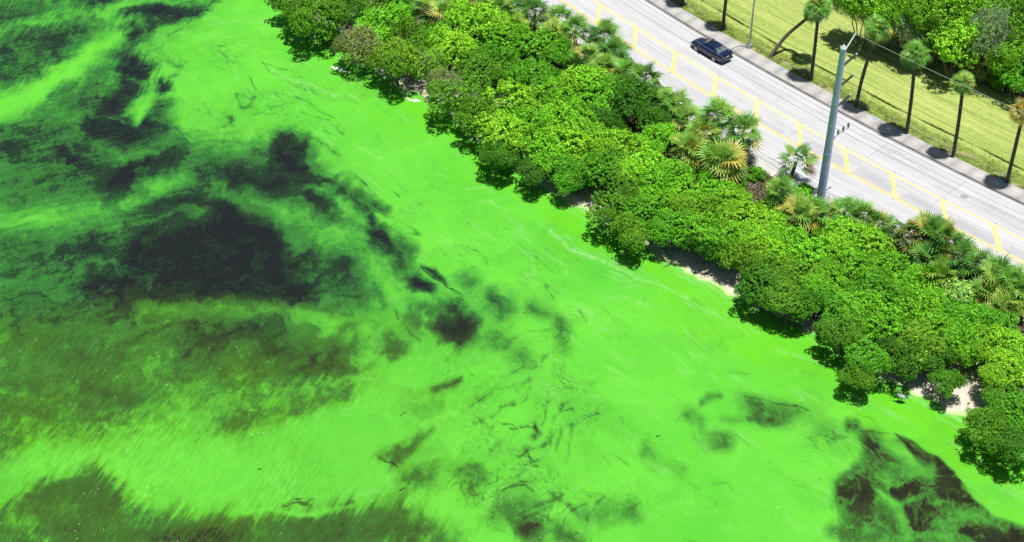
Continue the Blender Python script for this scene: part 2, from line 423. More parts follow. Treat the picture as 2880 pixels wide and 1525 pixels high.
# thin dark filaments: points, half width, amount
FILA = [
    (T('A', (1560, 70), (1480, 90), (1400, 190), (1280, 290)), 1.4, .5), (T('A', (1470, 90), (1540, 75), (1580, 90)), 3, .45),
    (T('A', (1640, 350), (1700, 342)), 3.4, .55), (T('A', (1640, 360), (1680, 440), (1770, 490)), 1.6, .4), (T('A', (1250, 460), (1340, 450), (1400, 480)), 5, .3),
    (T('A', (1290, 490), (1360, 500), (1350, 550), (1240, 590)), 9, .42), (T('A', (1110, 250), (1120, 300), (1190, 350)), 1.6, .35),
    (T('A', (1790, 720), (1860, 800), (1950, 715)), 5, .45), (T('A', (1800, 715), (1940, 745)), 4, .4), (T('A', (1720, 880), (1780, 960)), 6, .38), (T('A', (1760, 860), (1720, 960)), 4, .35),
    (T('A', (1880, 570), (1960, 660)), 2, .4), (T('A', (2230, 740), (2400, 830), (2560, 940)), 1.8, .5), (T('A', (2010, 500), (2140, 600), (2330, 690), (2440, 740)), 1.6, .35),
    (T('A', (1980, 470), (2100, 500), (2200, 530)), 1.4, .45), (T('A', (1900, 860), (2060, 810), (2200, 790)), 2.5, .35), (T('A', (2250, 850), (2480, 920), (2600, 1010)), 2, .3),
    (T('A', (2330, 1040), (2480, 1100), (2600, 1170)), 6, .35), (T('A', (2440, 1000), (2520, 1010)), 1.6, .5),
    (T('D', (600, 650), (700, 730), (820, 800), (900, 870)), 1.6, .6), (T('D', (840, 480), (950, 500), (1040, 560), (1100, 650)), 1.6, .25),
    (T('D', (470, 320), (560, 370), (600, 400)), 1.4, .4), (T('D', (520, 400), (620, 410)), 1.2, .4), (T('D', (390, 80), (440, 130)), 2, .4), (T('D', (150, 0), (220, 60)), 2, .4),
    (T('D', (1520, 790), (1550, 840), (1580, 880)), 1.5, .45), (T('D', (1540, 800), (1640, 850)), 1.2, .35), (T('D', (1800, 980), (1860, 1070)), 1.4, .35),
    (T('D', (1100, 1180), (1300, 1200), (1420, 1130), (1600, 1120)), 1.4, .3), (T('D', (1640, 1110), (1760, 1130), (1800, 1180)), 2.4, .4), (T('D', (1680, 1250), (1760, 1210)), 3, .4), (T('D', (1530, 1360), (1660, 1240)), 1.8, .35),
    (T('D', (400, 960), (440, 1060), (600, 1200)), 1.5, .3),
    (T('E', (950, 340), (1080, 260), (1180, 180), (1290, 95), (1400, 40), (1520, 20)), 3, .42), (T('E', (1250, 185), (1290, 165), (1400, 160)), 2, .5), (T('E', (1330, 210), (1430, 150)), 7, .34), (T('E', (1340, 320), (1400, 270), (1450, 200)), 1.6, .5),
    (T('E', (1100, 410), (1200, 350), (1290, 345)), 1.8, .45), (T('E', (1280, 350), (1305, 330)), 4.5, .8), (T('E', (1060, 440), (1090, 520)), 7, .38), (T('E', (1110, 490), (1170, 450), (1290, 475)), 1.8, .5),
    (T('E', (1260, 510), (1300, 525), (1380, 490), (1450, 495)), 2.6, .55), (T('E', (1440, 490), (1470, 520), (1420, 590), (1370, 640)), 8, .6), (T('E', (1300, 700), (1400, 640), (1560, 610)), 2.6, .5), (T('E', (1370, 650), (1480, 620), (1560, 580), (1580, 480), (1600, 420), (1680, 350)), 2.2, .5),
    (T('E', (1500, 490), (1510, 420), (1540, 330), (1600, 280)), 2, .42), (T('E', (1550, 600), (1600, 540), (1600, 440), (1650, 390), (1770, 385)), 2.0, .5), (T('E', (1590, 660), (1640, 590), (1630, 500), (1680, 420)), 2.4, .45), (T('E', (1630, 240), (1700, 215), (1760, 205)), 3, .4), (T('E', (1640, 370), (1730, 340)), 2, .4),
    (T('E', (1660, 740), (1700, 640), (1740, 510), (1790, 450), (1930, 400)), 1.8, .42), (T('E', (1350, 790), (1440, 730)), 1.8, .5), (T('E', (1380, 690), (1390, 730)), 5, .42), (T('E', (1400, 770), (1460, 780)), 3, .5),
    (T('E', (1070, 780), (1130, 660), (1200, 590)), 5, .36), (T('E', (1260, 920), (1360, 850)), 1.8, .45), (T('E', (1060, 930), (1170, 910), (1180, 860)), 1.8, .42), (T('E', (1080, 960), (1085, 1060)), 1.7, .45), (T('E', (1320, 920), (1440, 910), (1480, 880)), 2, .42),
    (T('E', (1220, 990), (1300, 950), (1390, 940), (1450, 970)), 2.4, .5), (T('E', (1480, 1090), (1600, 1030), (1640, 1010)), 2, .4), (T('E', (1380, 1190), (1500, 1170), (1590, 1200)), 1.8, .4), (T('E', (920, 930), (960, 1080)), 1.6, .4), (T('E', (1870, 1080), (1980, 1020)), 1.2, .35),
    (T('E', (1940, 720), (2010, 800)), 1.6, .3), (T('E', (2050, 740), (2180, 830)), 1.4, .22), (T('E', (1560, 960), (1700, 1060), (1760, 1170)), 4, .3), (T('E', (1720, 1060), (1740, 1130)), 8, .3), (T('E', (2100, 1160), (2280, 1090)), 2.4, .35),
    (T('E', (270, 690), (340, 740), (410, 785)), 2.2, .75), (T('E', (0, 1070), (100, 1050)), 1.6, .45), (T('C', (2120, 1070), (2250, 1050), (2380, 1085)), 1.8, .5), (T('C', (2250, 1055), (2370, 1050)), 1.2, .5),
    (T('F', (470, 255), (580, 285), (720, 310), (880, 345), (970, 385)), 1.6, .5), (T('F', (960, 560), (1000, 640)), 1.2, .25), (T('F', (1130, 660), (1100, 780)), 2, .25), (T('F', (1060, 580), (1300, 560)), 1.6, .3), (T('F', (1380, 540), (1560, 550), (1640, 565)), 1.8, .42),
    (T('F', (1640, 560), (1850, 640), (1960, 720), (2050, 850), (2130, 980), (2230, 1100)), 1.2, .5), (T('F', (2080, 900), (2200, 1000)), 1.5, .32), (T('F', (60, 930), (130, 960)), 3, .3), (T('F', (200, 920), (340, 900), (380, 960)), 2, .22), (T('F', (1320, 400), (1460, 430)), 1.0, .35),
    (T('F', (350, 75), (520, 105)), 1.2, .25), (T('F', (0, 1330), (180, 1360)), 3, .35),
]
# pale scum lines and foam films
PALE = [
    (T('D', (1590, 380), (1640, 440), (1720, 510), (1860, 565), (2040, 640)), 2.6, .85), (T('D', (2040, 640), (2200, 720), (2400, 790), (2600, 890)), 2.0, .7), (T('D', (1240, 220), (1300, 310), (1390, 360)), 2, .4),
    (T('D', (1010, 190), (1080, 140), (1130, 160)), 3, .3), (T('D', (930, 70), (1060, 55), (1140, 90)), 2.4, .35), (T('D', (1600, 580), (1700, 640), (1690, 710)), 2.4, .32), (T('D', (1200, 370), (1330, 400), (1440, 460)), 2, .3),
    (T('D', (1990, 880), (2080, 870), (2160, 880)), 1.6, .35), (T('D', (2220, 930), (2300, 940)), 6, .3), (T('A', (2030, 510), (2140, 590), (2330, 640), (2560, 730)), 2.8, .5), (T('A', (1560, 200), (1800, 160), (2100, 175)), 2.2, .32),
    (T('A', (1540, 310), (1600, 260), (1760, 290)), 2, .25), (T('A', (1500, 400), (1570, 300), (1700, 240)), 2, .22), (T('A', (2460, 380), (2520, 390), (2560, 440)), 1.8, .4), (T('A', (1950, 130), (2150, 240), (2300, 330)), 2, .3),
    (T('B', (2050, 970), (2250, 975)), 2, .3), (T('E', (1430, 1190), (1560, 1200)), 2.4, .3), (T('E', (2180, 650), (2210, 690)), 1.2, .35), (T('F', (1240, 60), (900, -10), (700, -80)), 2.4, .45), (T('F', (0, 1150), (300, 1130)), 2, .2),
]


def to_world(pts):
    return ground(pts, Z_WATER)


KY = 0.62                                                   # the bloom lies in long lenses: distances across count more


def seg_dist(X, Y, A, closed=False):
    d2 = np.full(X.shape, 1e12)
    n = len(A)
    for i in range(n if closed else n - 1):
        x0, y0 = A[i]; x1, y1 = A[(i + 1) % n]
        dx, dy = x1 - x0, y1 - y0
        t = np.clip(((X - x0) * dx + (Y - y0) * dy) / (dx * dx + dy * dy + 1e-12), 0, 1)
        d2 = np.minimum(d2, (X - x0 - t * dx) ** 2 + (Y - y0 - t * dy) ** 2)
    return np.sqrt(d2)


def inside(X, Y, A):
    r = np.zeros(X.shape, bool)
    n = len(A)
    for i in range(n):
        x0, y0 = A[i]; x1, y1 = A[(i + 1) % n]
        if y0 == y1: continue
        r ^= ((y0 > Y) != (y1 > Y)) & (X < (x1 - x0) * (Y - y0) / (y1 - y0) + x0)
    return r


def survey_units(Y):
    """survey units per metre across the view, for widths noted on the sheets"""
    return F_PX / SURVEY / (np.sin(CAM_PITCH) * (CAM_H - Z_WATER) + np.cos(CAM_PITCH) * Y)


def bloom(X, Y):
    """openness of the scum, yellow tone, brown tone, pale scum for every point of the water"""
    u, t = to_ut(np.stack([X, Y], 1))
    west = sstep(0, 40, -X - 2 + (118 - Y) * .1)             # wind roughened water away from the shore
    sw = sstep(112, 96, Y) * sstep(6, -14, X)
    nw = sstep(133, 143, Y) * sstep(-20, -31, X)
    # slow drift of the edges
    wx = fbm(X / 9, Y / 9, 4, 11) * 1.5 + fbm(X / 2.1, Y / 2.6, 4, 12, .6) * .75
    wy = fbm(X / 9 + 31, Y / 9, 4, 13) * 1.5 + fbm(X / 2.1, Y / 2.6 + 40, 4, 14, .6) * .8
    # combed edges: long thin fingers along the wind
    def comb(ang, wid, lng, seed):
        c, s_ = math.cos(ang), math.sin(ang)
        a = X * c + Y * s_; b = -X * s_ + Y * c
        return fbm_s(b / wid, a / lng, 3, seed, .65), c, s_
    n1, c1, s1 = comb(math.radians(70), .55, 7.0, 21)
    n2, c2, s2 = comb(math.radians(84), .6, 8.0, 22)
    k1 = n1 * (1.6 * sw + .10 * west); k2 = n2 * (1.3 * nw)
    calm = .55 + .45 * np.clip(west, 0, 1)
    PX = X + wx * calm + k1 * c1 + k2 * c2
    PY = Y + wy * calm + k1 * s1 + k2 * s2
    QX = X + wx * .35; QY = Y + wy * .35
    fine = fbm(X / 1.5 + wx * 1.4, Y / 1.7 + wy * 1.4, 4, 15, .55)
    dens = .05 + .16 * np.clip(fbm(X / 10 + wx * .3, Y / 7 + wy * .3, 5, 16, .55), 0, 1)
    for kind, pts, amt, hw, soft in PATCH:
        A = to_world(pts).copy()
        k = 1.0 / survey_units(A[:, 1].mean())
        hw_m, soft_m = hw * k, soft * k * 1.0
        lo = A.min(0) - (hw_m + soft_m) / KY - 6; hi = A.max(0) + (hw_m + soft_m) / KY + 6
        m = (X > lo[0]) & (X < hi[0]) & (Y > lo[1]) & (Y < hi[1])
        if not m.any(): continue
        sharp = soft < 9
        if not sharp: soft_m *= 2.0
        x = (QX if sharp else PX)[m]; y = (QY if sharp else PY)[m] * KY
        A[:, 1] *= KY
        d = seg_dist(x, y, A, kind == 'P')
        if kind == 'P':
            d = np.where(inside(x, y, A), -d, d)
            p = sstep(soft_m, -soft_m, d)
        else:
            p = sstep((hw_m + soft_m) * 1.15, -hw_m * .25, d)
        p = np.clip(p + fine[m] * 1.3 * 4 * p * (1 - p) * (.22 if sharp else .24), 0, 1)
        cur = dens[m]
        dens[m] = cur + (1 - cur) * amt * p if amt > 0 else cur * (1 + amt * p)
    # cloudy structure inside the half open water
    cl = fbm(X / 4.2 + wx * 1.1, Y / 3.6 + wy * 1.1, 5, 31, .52)
    cl2 = fbm(X / 1.3 + wx, Y / 1.5 + wy, 4, 32, .6)
    mid = np.clip(dens * (1.05 - dens) * 4, 0, 1)
    dens = dens + mid * (.36 * cl + .15 * cl2)
    # veins of scum over the open pools
    v = np.abs(fbm(X / 3.4 + wx * .8, Y / 4.0 + wy * .8, 4, 33))
    dens = dens - sstep(.16, 0, v) * .13 * sstep(.35, .9, dens) * np.clip(.5 + 1.5 * cl2, 0, 1)
    veil = fbm(X / 5 + wx * 1.2, Y / 3.2 + wy * 1.2, 4, 35, .5)
    dens = dens - west * sstep(.5, .9, dens) * .42 * np.clip(veil + .02, 0, 1)
    se = sstep(8, 16, X) * sstep(105, 95, Y)
    v2 = np.abs(fbm(X / 2.6 + wx, Y / 3.0 + wy, 5, 34))
    dens = dens - .7 * se * sstep(.3, .8, dens) * (sstep(.16, 0, v2) * .36 + .30 * np.clip(cl2, 0, 1) + .25 * np.clip(cl, 0, 1))
    # streaks: combed short ones, and fine wind lines crossing them
    s_fur = fbm_s((-X * s1 + Y * c1) / .17, (X * c1 + Y * s1) / 1.5, 3, 41, .6)
    s_nw = fbm_s((-X * s2 + Y * c2) / .28, (X * c2 + Y * s2) / 3.4, 3, 42, .6)
    aw = math.radians(24)
    s_wind = fbm_s((-X * math.sin(aw) + Y * math.cos(aw)) / .30, (X * math.cos(aw) + Y * math.sin(aw)) / 3.4, 3, 43, .6)
    dens = dens + .07 * sw
    amp = np.clip(dens * 3.2 + .55 * sw, 0, 1) * (.35 + .65 * np.clip(west + .3 * sw, 0, 1))
    gro = fbm(X / 7, Y / 7, 3, 44) * .5 + .75
    dens = dens + amp * gro * (s_fur * .30 * sw + s_nw * .24 * nw * sstep(.9, .5, dens) + s_wind * (.20 * (1 - sw) * west) + s_fur * .05 * (1 - sw) * (1 - nw))
    grain = perlin(X / .13, Y / .18, 45) + perlin(X / .23, Y / .3, 46)
    dens = dens + grain * .055 * np.clip(dens * 2.2, .06, 1)
    dens = dens - .20 * sw * sstep(.58, .95, dens)
    # filaments
    for pts, hw, amt in FILA:
        A = to_world(pts).copy()
        k = 1.0 / survey_units(A[:, 1].mean())
        lo = A.min(0) - 4; hi = A.max(0) + 4
        m = (X > lo[0]) & (X < hi[0]) & (Y > lo[1]) & (Y < hi[1])
        if not m.any(): continue
        wob = .30 * fbm(X[m] / 1.9, Y[m] / 2.1, 2, 54); wob2 = .30 * fbm(X[m] / 1.9 + 9, Y[m] / 2.1, 2, 55)
        x = QX[m] + .25 * wx[m] + wob; y = (QY[m] + .25 * wy[m] + wob2) * KY; A[:, 1] *= KY
        w = max(hw * k * .8, .055) * (.7 + .9 * np.clip(fbm(X[m] / 1.4, Y[m] / 1.4, 2, 51) + .45, 0, 1))
        d = seg_dist(x, y, A)
        d2_ = seg_dist(x + .16 + .5 * wob2, y - .17 + .5 * wob, A); side = np.clip(1.4 * fbm(X[m] / 1.7, Y[m] / 1.9, 2, 56) + .25, 0, .8)
        p = np.maximum(np.exp(-(d / w) ** 2), side * np.exp(-(d2_ / (w * .7)) ** 2)) + .07 * np.exp(-(d / (w * 3)) ** 2)
        p = p * np.clip(.8 + 1.0 * perlin(X[m] / 1.5, Y[m] / 1.8, 52), .1, 1)
        if hw >= 3: p = p * np.clip(.85 + .7 * perlin(X[m] / .45, Y[m] / .6, 53), .1, 1)
        dens[m] = np.maximum(dens[m], dens[m] + (1 - dens[m]) * np.minimum(1, amt * 1.05 * p))
    # torn threads where the scum was stretched
    for (cx, cy), rad_, ang, amt in ((T('E', (1450, 500))[0], 9.5, 52, .42), (T('E', (1300, 950))[0], 7, 38, .36), (T('E', (1700, 1150))[0], 7, 30, .34), (T('E', (1250, 150))[0], 5.5, 45, .30), (T('D', (1600, 1180))[0], 6, 40, .30),
                                     (T('A', (1850, 800))[0], 9, -20, .36), (T('A', (2200, 900))[0], 9, -38, .30), (T('D', (550, 350))[0], 6, -40, .28), (T('D', (900, 560))[0], 6, -30, .26), (T('F', (1100, 560))[0], 5, -35, .22), (T('A', (1900, 450))[0], 8, -25, .2)):
        g0 = to_world([(cx, cy)])[0]
        msk = np.exp(-(((X - g0[0]) ** 2 + ((Y - g0[1]) * .75) ** 2) / rad_ ** 2) ** 1.3)
        m = msk > .02
        c_, d_ = math.cos(math.radians(ang)), math.sin(math.radians(ang))
        al = X[m] * c_ + Y[m] * d_; ac = -X[m] * d_ + Y[m] * c_
        a1 = al / 3.6; b1 = ac / 1.6
        q1 = a1 + 1.1 * perlin(a1 * .8, b1 * .8, 57); q2 = b1 + 1.1 * perlin(a1 * .8 + 7, b1 * .8, 58)
        r1 = q1 + .7 * perlin(q1 * 1.3, q2 * 1.3, 59); r2 = q2 + .7 * perlin(q1 * 1.3 + 5, q2 * 1.3, 60)
        fl = perlin(r1 * .9 + .37, r2 * .9 + .41, 61)
        br = np.clip(perlin(a1 * .7, b1 * .5, 62) * 2.6 + .25, 0, 1)
        thr = br * np.maximum(sstep(.045, .008, np.abs(fl - .06)), np.maximum(.7 * sstep(.036, .006, np.abs(fl + .16)), .7 * sstep(.036, .006, np.abs(fl - .26)))) + .30 * sstep(.30, .5, fl) * br
        thr = thr * np.clip(.9 + .5 * perlin(X[m] / .6, Y[m] / .8, 65), .15, 1.2)
        dens[m] = dens[m] + (1 - dens[m]) * amt * msk[m] * thr
    # the shore drift: lines drawn out along the bank
    nearsh = sstep(-46, -27, t) * sstep(-60, -20, u)
    dr = np.abs(fbm_s(u / 9 + wx * .05, (t + wx * .35) / 1.1, 4, 61))
    brk = np.clip(fbm(u / 4, t / 1.5, 3, 62) * 2.2 - .1, 0, 1)
    dens = dens + sstep(.035, 0, dr) * brk * .42 * nearsh * sstep(-24, -29, t)
    swl = np.abs(fbm(X / 5 + wx * .9, Y / 5.5 + wy * .9, 4, 63))
    dens = dens + sstep(.03, 0, swl) * np.clip(fbm(X / 3, Y / 3, 3, 64) * 2.4 - .35, 0, 1) * .30 * (1 - west)
    # tones
    yel = sstep(-29, -21, t + fbm_s(u / 8, t / 2.2, 4, 71) * 7) * .62
    yel = yel + sw * .95 * sstep(.10, .40, dens) * np.clip(fbm(X / 8, Y / 6, 3, 72) + .62, 0, 1)
    A = to_world(T('B', (1000, 975), (1400, 965), (1800, 930), (2250, 950))).copy(); A[:, 1] *= KY
    yel = yel + .38 * sstep(2.0, 0, seg_dist(PX, PY * KY, A))
    yel = yel + .10 * fbm(X / 6, Y / 6, 4, 73)
    yel = yel + .22 * fbm_s(u / 7, t / 1.0, 4, 74) * sstep(-60, -24, t)
    brown = sstep(112, 96, Y + fbm(X / 12, Y / 12, 2, 75) * 8) * .9
    brown = np.maximum(brown, sstep(-6, 20, X) * .9)
    pale = np.zeros(X.shape)
    for pts, hw, amt in PALE:
        A = to_world(pts).copy()
        k = 1.0 / survey_units(A[:, 1].mean())
        lo = A.min(0) - 4; hi = A.max(0) + 4
        m = (X > lo[0]) & (X < hi[0]) & (Y > lo[1]) & (Y < hi[1])
        if not m.any(): continue
        A[:, 1] *= KY
        d = seg_dist(QX[m], QY[m] * KY, A)
        p = np.exp(-(d / max(hw * k * 1.5, .09)) ** 2) * np.clip(.7 + 1.4 * fbm(X[m] / .5, Y[m] / .6, 3, 81), 0, 1.2)
        pale[m] = np.maximum(pale[m], amt * p)
    ln = np.abs(fbm_s(u / 13 + wx * .05, (t + wx * .6) / 1.7, 3, 82))
    pale = np.maximum(pale, sstep(.07, 0, ln) * np.clip(fbm(u / 6, t / 2, 3, 83) * 2.4 + .25, 0, 1) * .40 * sstep(-48, -26, t))
    pale = np.maximum(pale, sstep(.04, 0, np.abs(fbm(X / 4.5 + wx, Y / 5 + wy, 4, 84))) * np.clip(fbm(X / 5, Y / 5, 2, 85) * 2, 0, 1) * .22 * (1 - west))
    a1 = X / 4.4 + 3; b1 = Y / 3.4
    q1 = a1 + 1.0 * perlin(a1 * .7, b1 * .7, 87); q2 = b1 + 1.0 * perlin(a1 * .7 + 7, b1 * .7, 88)
    fl = perlin(q1 + .6 * perlin(q1 * 1.4, q2 * 1.4, 89) + .2, q2 + .6 * perlin(q1 * 1.4 + 4, q2 * 1.4, 90) + .3, 91)
    pale = np.maximum(pale, (1 - west) * .2 * np.clip(perlin(X / 9, Y / 8, 92) * 2.2 + .35, 0, 1) * np.maximum(sstep(.03, .004, np.abs(fl - .1)), .6 * sstep(.025, .004, np.abs(fl + .2))))
    film = fbm(X / 11 + wx * .3, Y / 8 + wy * .3, 4, 86)        # thick and thin film
    dsh = t - (np.interp(u, SHORE[:, 0], SHORE[:, 1]) + .18 * np.sin(u * 1.7) + .12 * np.sin(u * 4.1 + 1))
    pale = np.maximum(pale, (.75 * np.exp(-((dsh + .22) / .22) ** 2) + .4 * np.exp(-((dsh + .9 + .3 * np.sin(u * .8)) / .12) ** 2)) * np.clip(.6 + fbm(u / 2, t / .5, 3, 95), 0, 1))
    pale = pale * sstep(.5, .15, dens)
    return np.clip(dens, 0, 1), np.clip(yel, 0, 1), np.clip(brown, 0, 1), np.clip(pale, 0, 1), np.clip(film * .9 + .5, 0, 1)


def water_mat():
    m, nt, N, L, B = new_mat('algae_water')
    at = N.new('ShaderNodeAttribute'); at.attribute_name = 'bloom'
    sp = N.new('ShaderNodeSeparateColor'); L.new(at.outputs['Color'], sp.inputs[0])
    dens, yel, brown = sp.outputs[0], sp.outputs[1], sp.outputs[2]
    at2 = N.new('ShaderNodeAttribute'); at2.attribute_name = 'film'
    sp2 = N.new('ShaderNodeSeparateColor'); L.new(at2.outputs['Color'], sp2.inputs[0])
    pale, film = sp2.outputs[0], sp2.outputs[1]
    g = WATER_GAIN
    def c(r, gg, b): return (r * g, gg * g, b * g)
    thin = mixc(N, L, c(.165, .86, .062), c(.235, .97, .078), film)
    top = mixc(N, L, thin, c(.235, .94, .014), yel)
    mid1 = mixc(N, L, mixc(N, L, c(.074, .40, .055), c(.110, .34, .020), yel), c(.085, .34, .035), math_n(N, L, 'MULTIPLY', brown, .6))
    mid2 = mixc(N, L, mixc(N, L, c(.034, .120, .036), c(.055, .110, .012), yel), c(.060, .082, .020), math_n(N, L, 'MULTIPLY', brown, .9))
    deep = mixc(N, L, c(.020, .024, .024), c(.028, .030, .015), brown)
    def step(a, b, lo, hi):
        mr = N.new('ShaderNodeMapRange'); mr.inputs[1].default_value = lo; mr.inputs[2].default_value = hi
        L.new(dens, mr.inputs[0]); return mixc(N, L, a, b, mr.outputs[0])
    x = step(top, mid1, .04, .48); x = step(x, mid2, .44, .76); x = step(x, deep, .66, .95)
    x = mixc(N, L, x, c(.50, .98, .36), pale)
    L.new(x, B.inputs['Base Color'])
    rg = N.new('ShaderNodeMapRange'); rg.inputs[3].default_value = .62; rg.inputs[4].default_value = .22
    L.new(dens, rg.inputs[0]); L.new(rg.outputs[0], B.inputs['Roughness'])
    sp_ = N.new('ShaderNodeMapRange'); sp_.inputs[3].default_value = .12; sp_.inputs[4].default_value = .5
    L.new(dens, sp_.inputs[0]); L.new(sp_.outputs[0], B.inputs['Specular IOR Level'])
    B.inputs['IOR'].default_value = 1.33
    geo = N.new('ShaderNodeNewGeometry')
    mp = N.new('ShaderNodeMapping'); mp.inputs['Rotation'].default_value = (0, 0, math.radians(-24)); mp.inputs['Scale'].default_value = (.8, 3.2, 1)
    nz = N.new('ShaderNodeTexNoise'); nz.inputs['Scale'].default_value = 1.6; nz.inputs['Detail'].default_value = 5
    L.new(geo.outputs['Position'], mp.inputs[0]); L.new(mp.outputs[0], nz.inputs['Vector'])
    bp = N.new('ShaderNodeBump'); bp.inputs['Distance'].default_value = .06
    L.new(math_n(N, L, 'MULTIPLY', dens, .5), bp.inputs['Strength'])
    L.new(nz.outputs['Fac'], bp.inputs['Height']); L.new(bp.outputs[0], B.inputs['Normal'])
    return m


WATER_GAIN = 0.475
MAT_WATER = water_mat()


def build_water():
    NX, NY = 1150, 540
    Yr = np.linspace(72, 168, NY)
    xl = -(36.5 + (Yr - 79) * .25) - 7
    us = np.linspace(-90, 90, 361)
    edge = ut(us, np.full(us.shape, -16.5))
    o = np.argsort(edge[:, 1])
    xr = np.minimum(np.interp(Yr, edge[o, 1], edge[o, 0]), 46 + (Yr - 79) * .25)
    k = np.linspace(0, 1, NX)
    X = (xl[:, None] + (xr - xl)[:, None] * k[None, :]).ravel()
    Y = np.repeat(Yr, NX)
    dens, yel, brown, pale, film = bloom(X, Y)
    V = np.stack([X, Y, np.full(X.shape, Z_WATER)], 1)
    j, i = np.meshgrid(np.arange(NY - 1), np.arange(NX - 1), indexing='ij')
    a = (j * NX + i).ravel()
    Fq = np.stack([a, a + 1, a + NX + 1, a + NX], 1)
    one = np.ones(X.shape)
    me = np_mesh('water', V, Fq, False, None, {
        'bloom': ('FLOAT_COLOR', 'POINT', np.stack([dens, yel, brown, one], 1)),
        'film': ('FLOAT_COLOR', 'POINT', np.stack([pale, film, dens * 0, one], 1))}, MAT_WATER)
    o_ = link('water', me); tag(o_, 'lagoon water under streaks and swirls of bright green algae', None, None, 'structure')
    # the same lagoon beyond the surveyed part
    mb = MB(); z = Z_WATER - .12
    mb.add([(-900, -500, z), (900, -500, z), (900, 1200, z), (-900, 1200, z)], [(0, 1, 2, 3)])
    w2 = mb.build('water', MAT_WATER); tag(w2, 'open lagoon farther out', None, None, 'structure')


build_water()

# ------------------------------------------------------------------ land, road, pavement, lawn
def land_z(u, t):
    """height of the bank between the road and the lagoon"""
    sh = np.interp(u, SHORE[:, 0], SHORE[:, 1]) + .18 * np.sin(u * 1.7) + .12 * np.sin(u * 4.1 + 1)
    a = np.clip((t - sh) / (-6.0 - sh), -1, 1)
    prof = np.where(a < 0, a * 5.0, 1 - (1 - np.clip(a, 0, 1)) ** 1.5)
    return np.maximum(Z_WATER - 2.5, Z_WATER + prof * (1.26 - .0))


def sheet(name, us, ts, zf, mat, smooth=True):
    U, Tt = np.meshgrid(us, ts, indexing='ij')
    P = ut(U.ravel(), Tt.ravel())
    z = zf(U.ravel(), Tt.ravel())
    n, k = U.shape
    j, i = np.meshgrid(np.arange(n - 1), np.arange(k - 1), indexing='ij')
    a = (j * k + i).ravel()
    Fq = np.stack([a, a + k, a + k + 1, a + 1], 1)
    uv = np.stack([U.ravel(), Tt.ravel()], 1)
    me = np_mesh(name, np.column_stack([P, z]), Fq, smooth, uv, None, mat)
    return me


def flat(z): return lambda u, t: np.full(u.shape, float(z))


def bank_mat():
    m, nt, N, L, B = new_mat('bank_soil')
    a = st_noise(N, L, .9, .9, 6, .6); b = st_noise(N, L, 3.5, 3.5, 5, .65)
    uv = N.new('ShaderNodeUVMap'); uv.uv_map = 'st'
    sx = N.new('ShaderNodeSeparateXYZ'); L.new(uv.outputs[0], sx.inputs[0])
    soil = ramp(N, [(.3, (.022, .018, .012)), (.5, (.065, .05, .036)), (.70, (.20, .165, .125))]); L.new(b, soil.inputs[0])
    sand = ramp(N, [(.3, (.46, .41, .33)), (.7, (.62, .57, .48))]); L.new(b, sand.inputs[0])
    geo = N.new('ShaderNodeNewGeometry'); sz = N.new('ShaderNodeSeparateXYZ'); L.new(geo.outputs['Position'], sz.inputs[0])
    mr = N.new('ShaderNodeMapRange'); mr.inputs[1].default_value = -.74; mr.inputs[2].default_value = -.46
    mr.inputs[3].default_value = 1; mr.inputs[4].default_value = 0
    L.new(math_n(N, L, 'ADD', sz.outputs[2], math_n(N, L, 'MULTIPLY', math_n(N, L, 'SUBTRACT', a, .5), .5)), mr.inputs[0])
    col = mixc(N, L, soil.outputs[0], sand.outputs[0], mr.outputs[0])
    wet = N.new('ShaderNodeMapRange'); wet.inputs[1].default_value = Z_WATER + .10; wet.inputs[2].default_value = Z_WATER + .02
    L.new(math_n(N, L, 'ADD', sz.outputs[2], math_n(N, L, 'MULTIPLY', math_n(N, L, 'SUBTRACT', b, .5), .08)), wet.inputs[0])
    col = mixc(N, L, col, (.30, .52, .12), math_n(N, L, 'MULTIPLY', wet.outputs[0], .75))
    L.new(col, B.inputs['Base Color']); B.inputs['Roughness'].default_value = .9
    bp = N.new('ShaderNodeBump'); bp.inputs['Strength'].default_value = .6; bp.inputs['Distance'].default_value = .08
    L.new(b, bp.inputs['Height']); L.new(bp.outputs[0], B.inputs['Normal'])
    return m


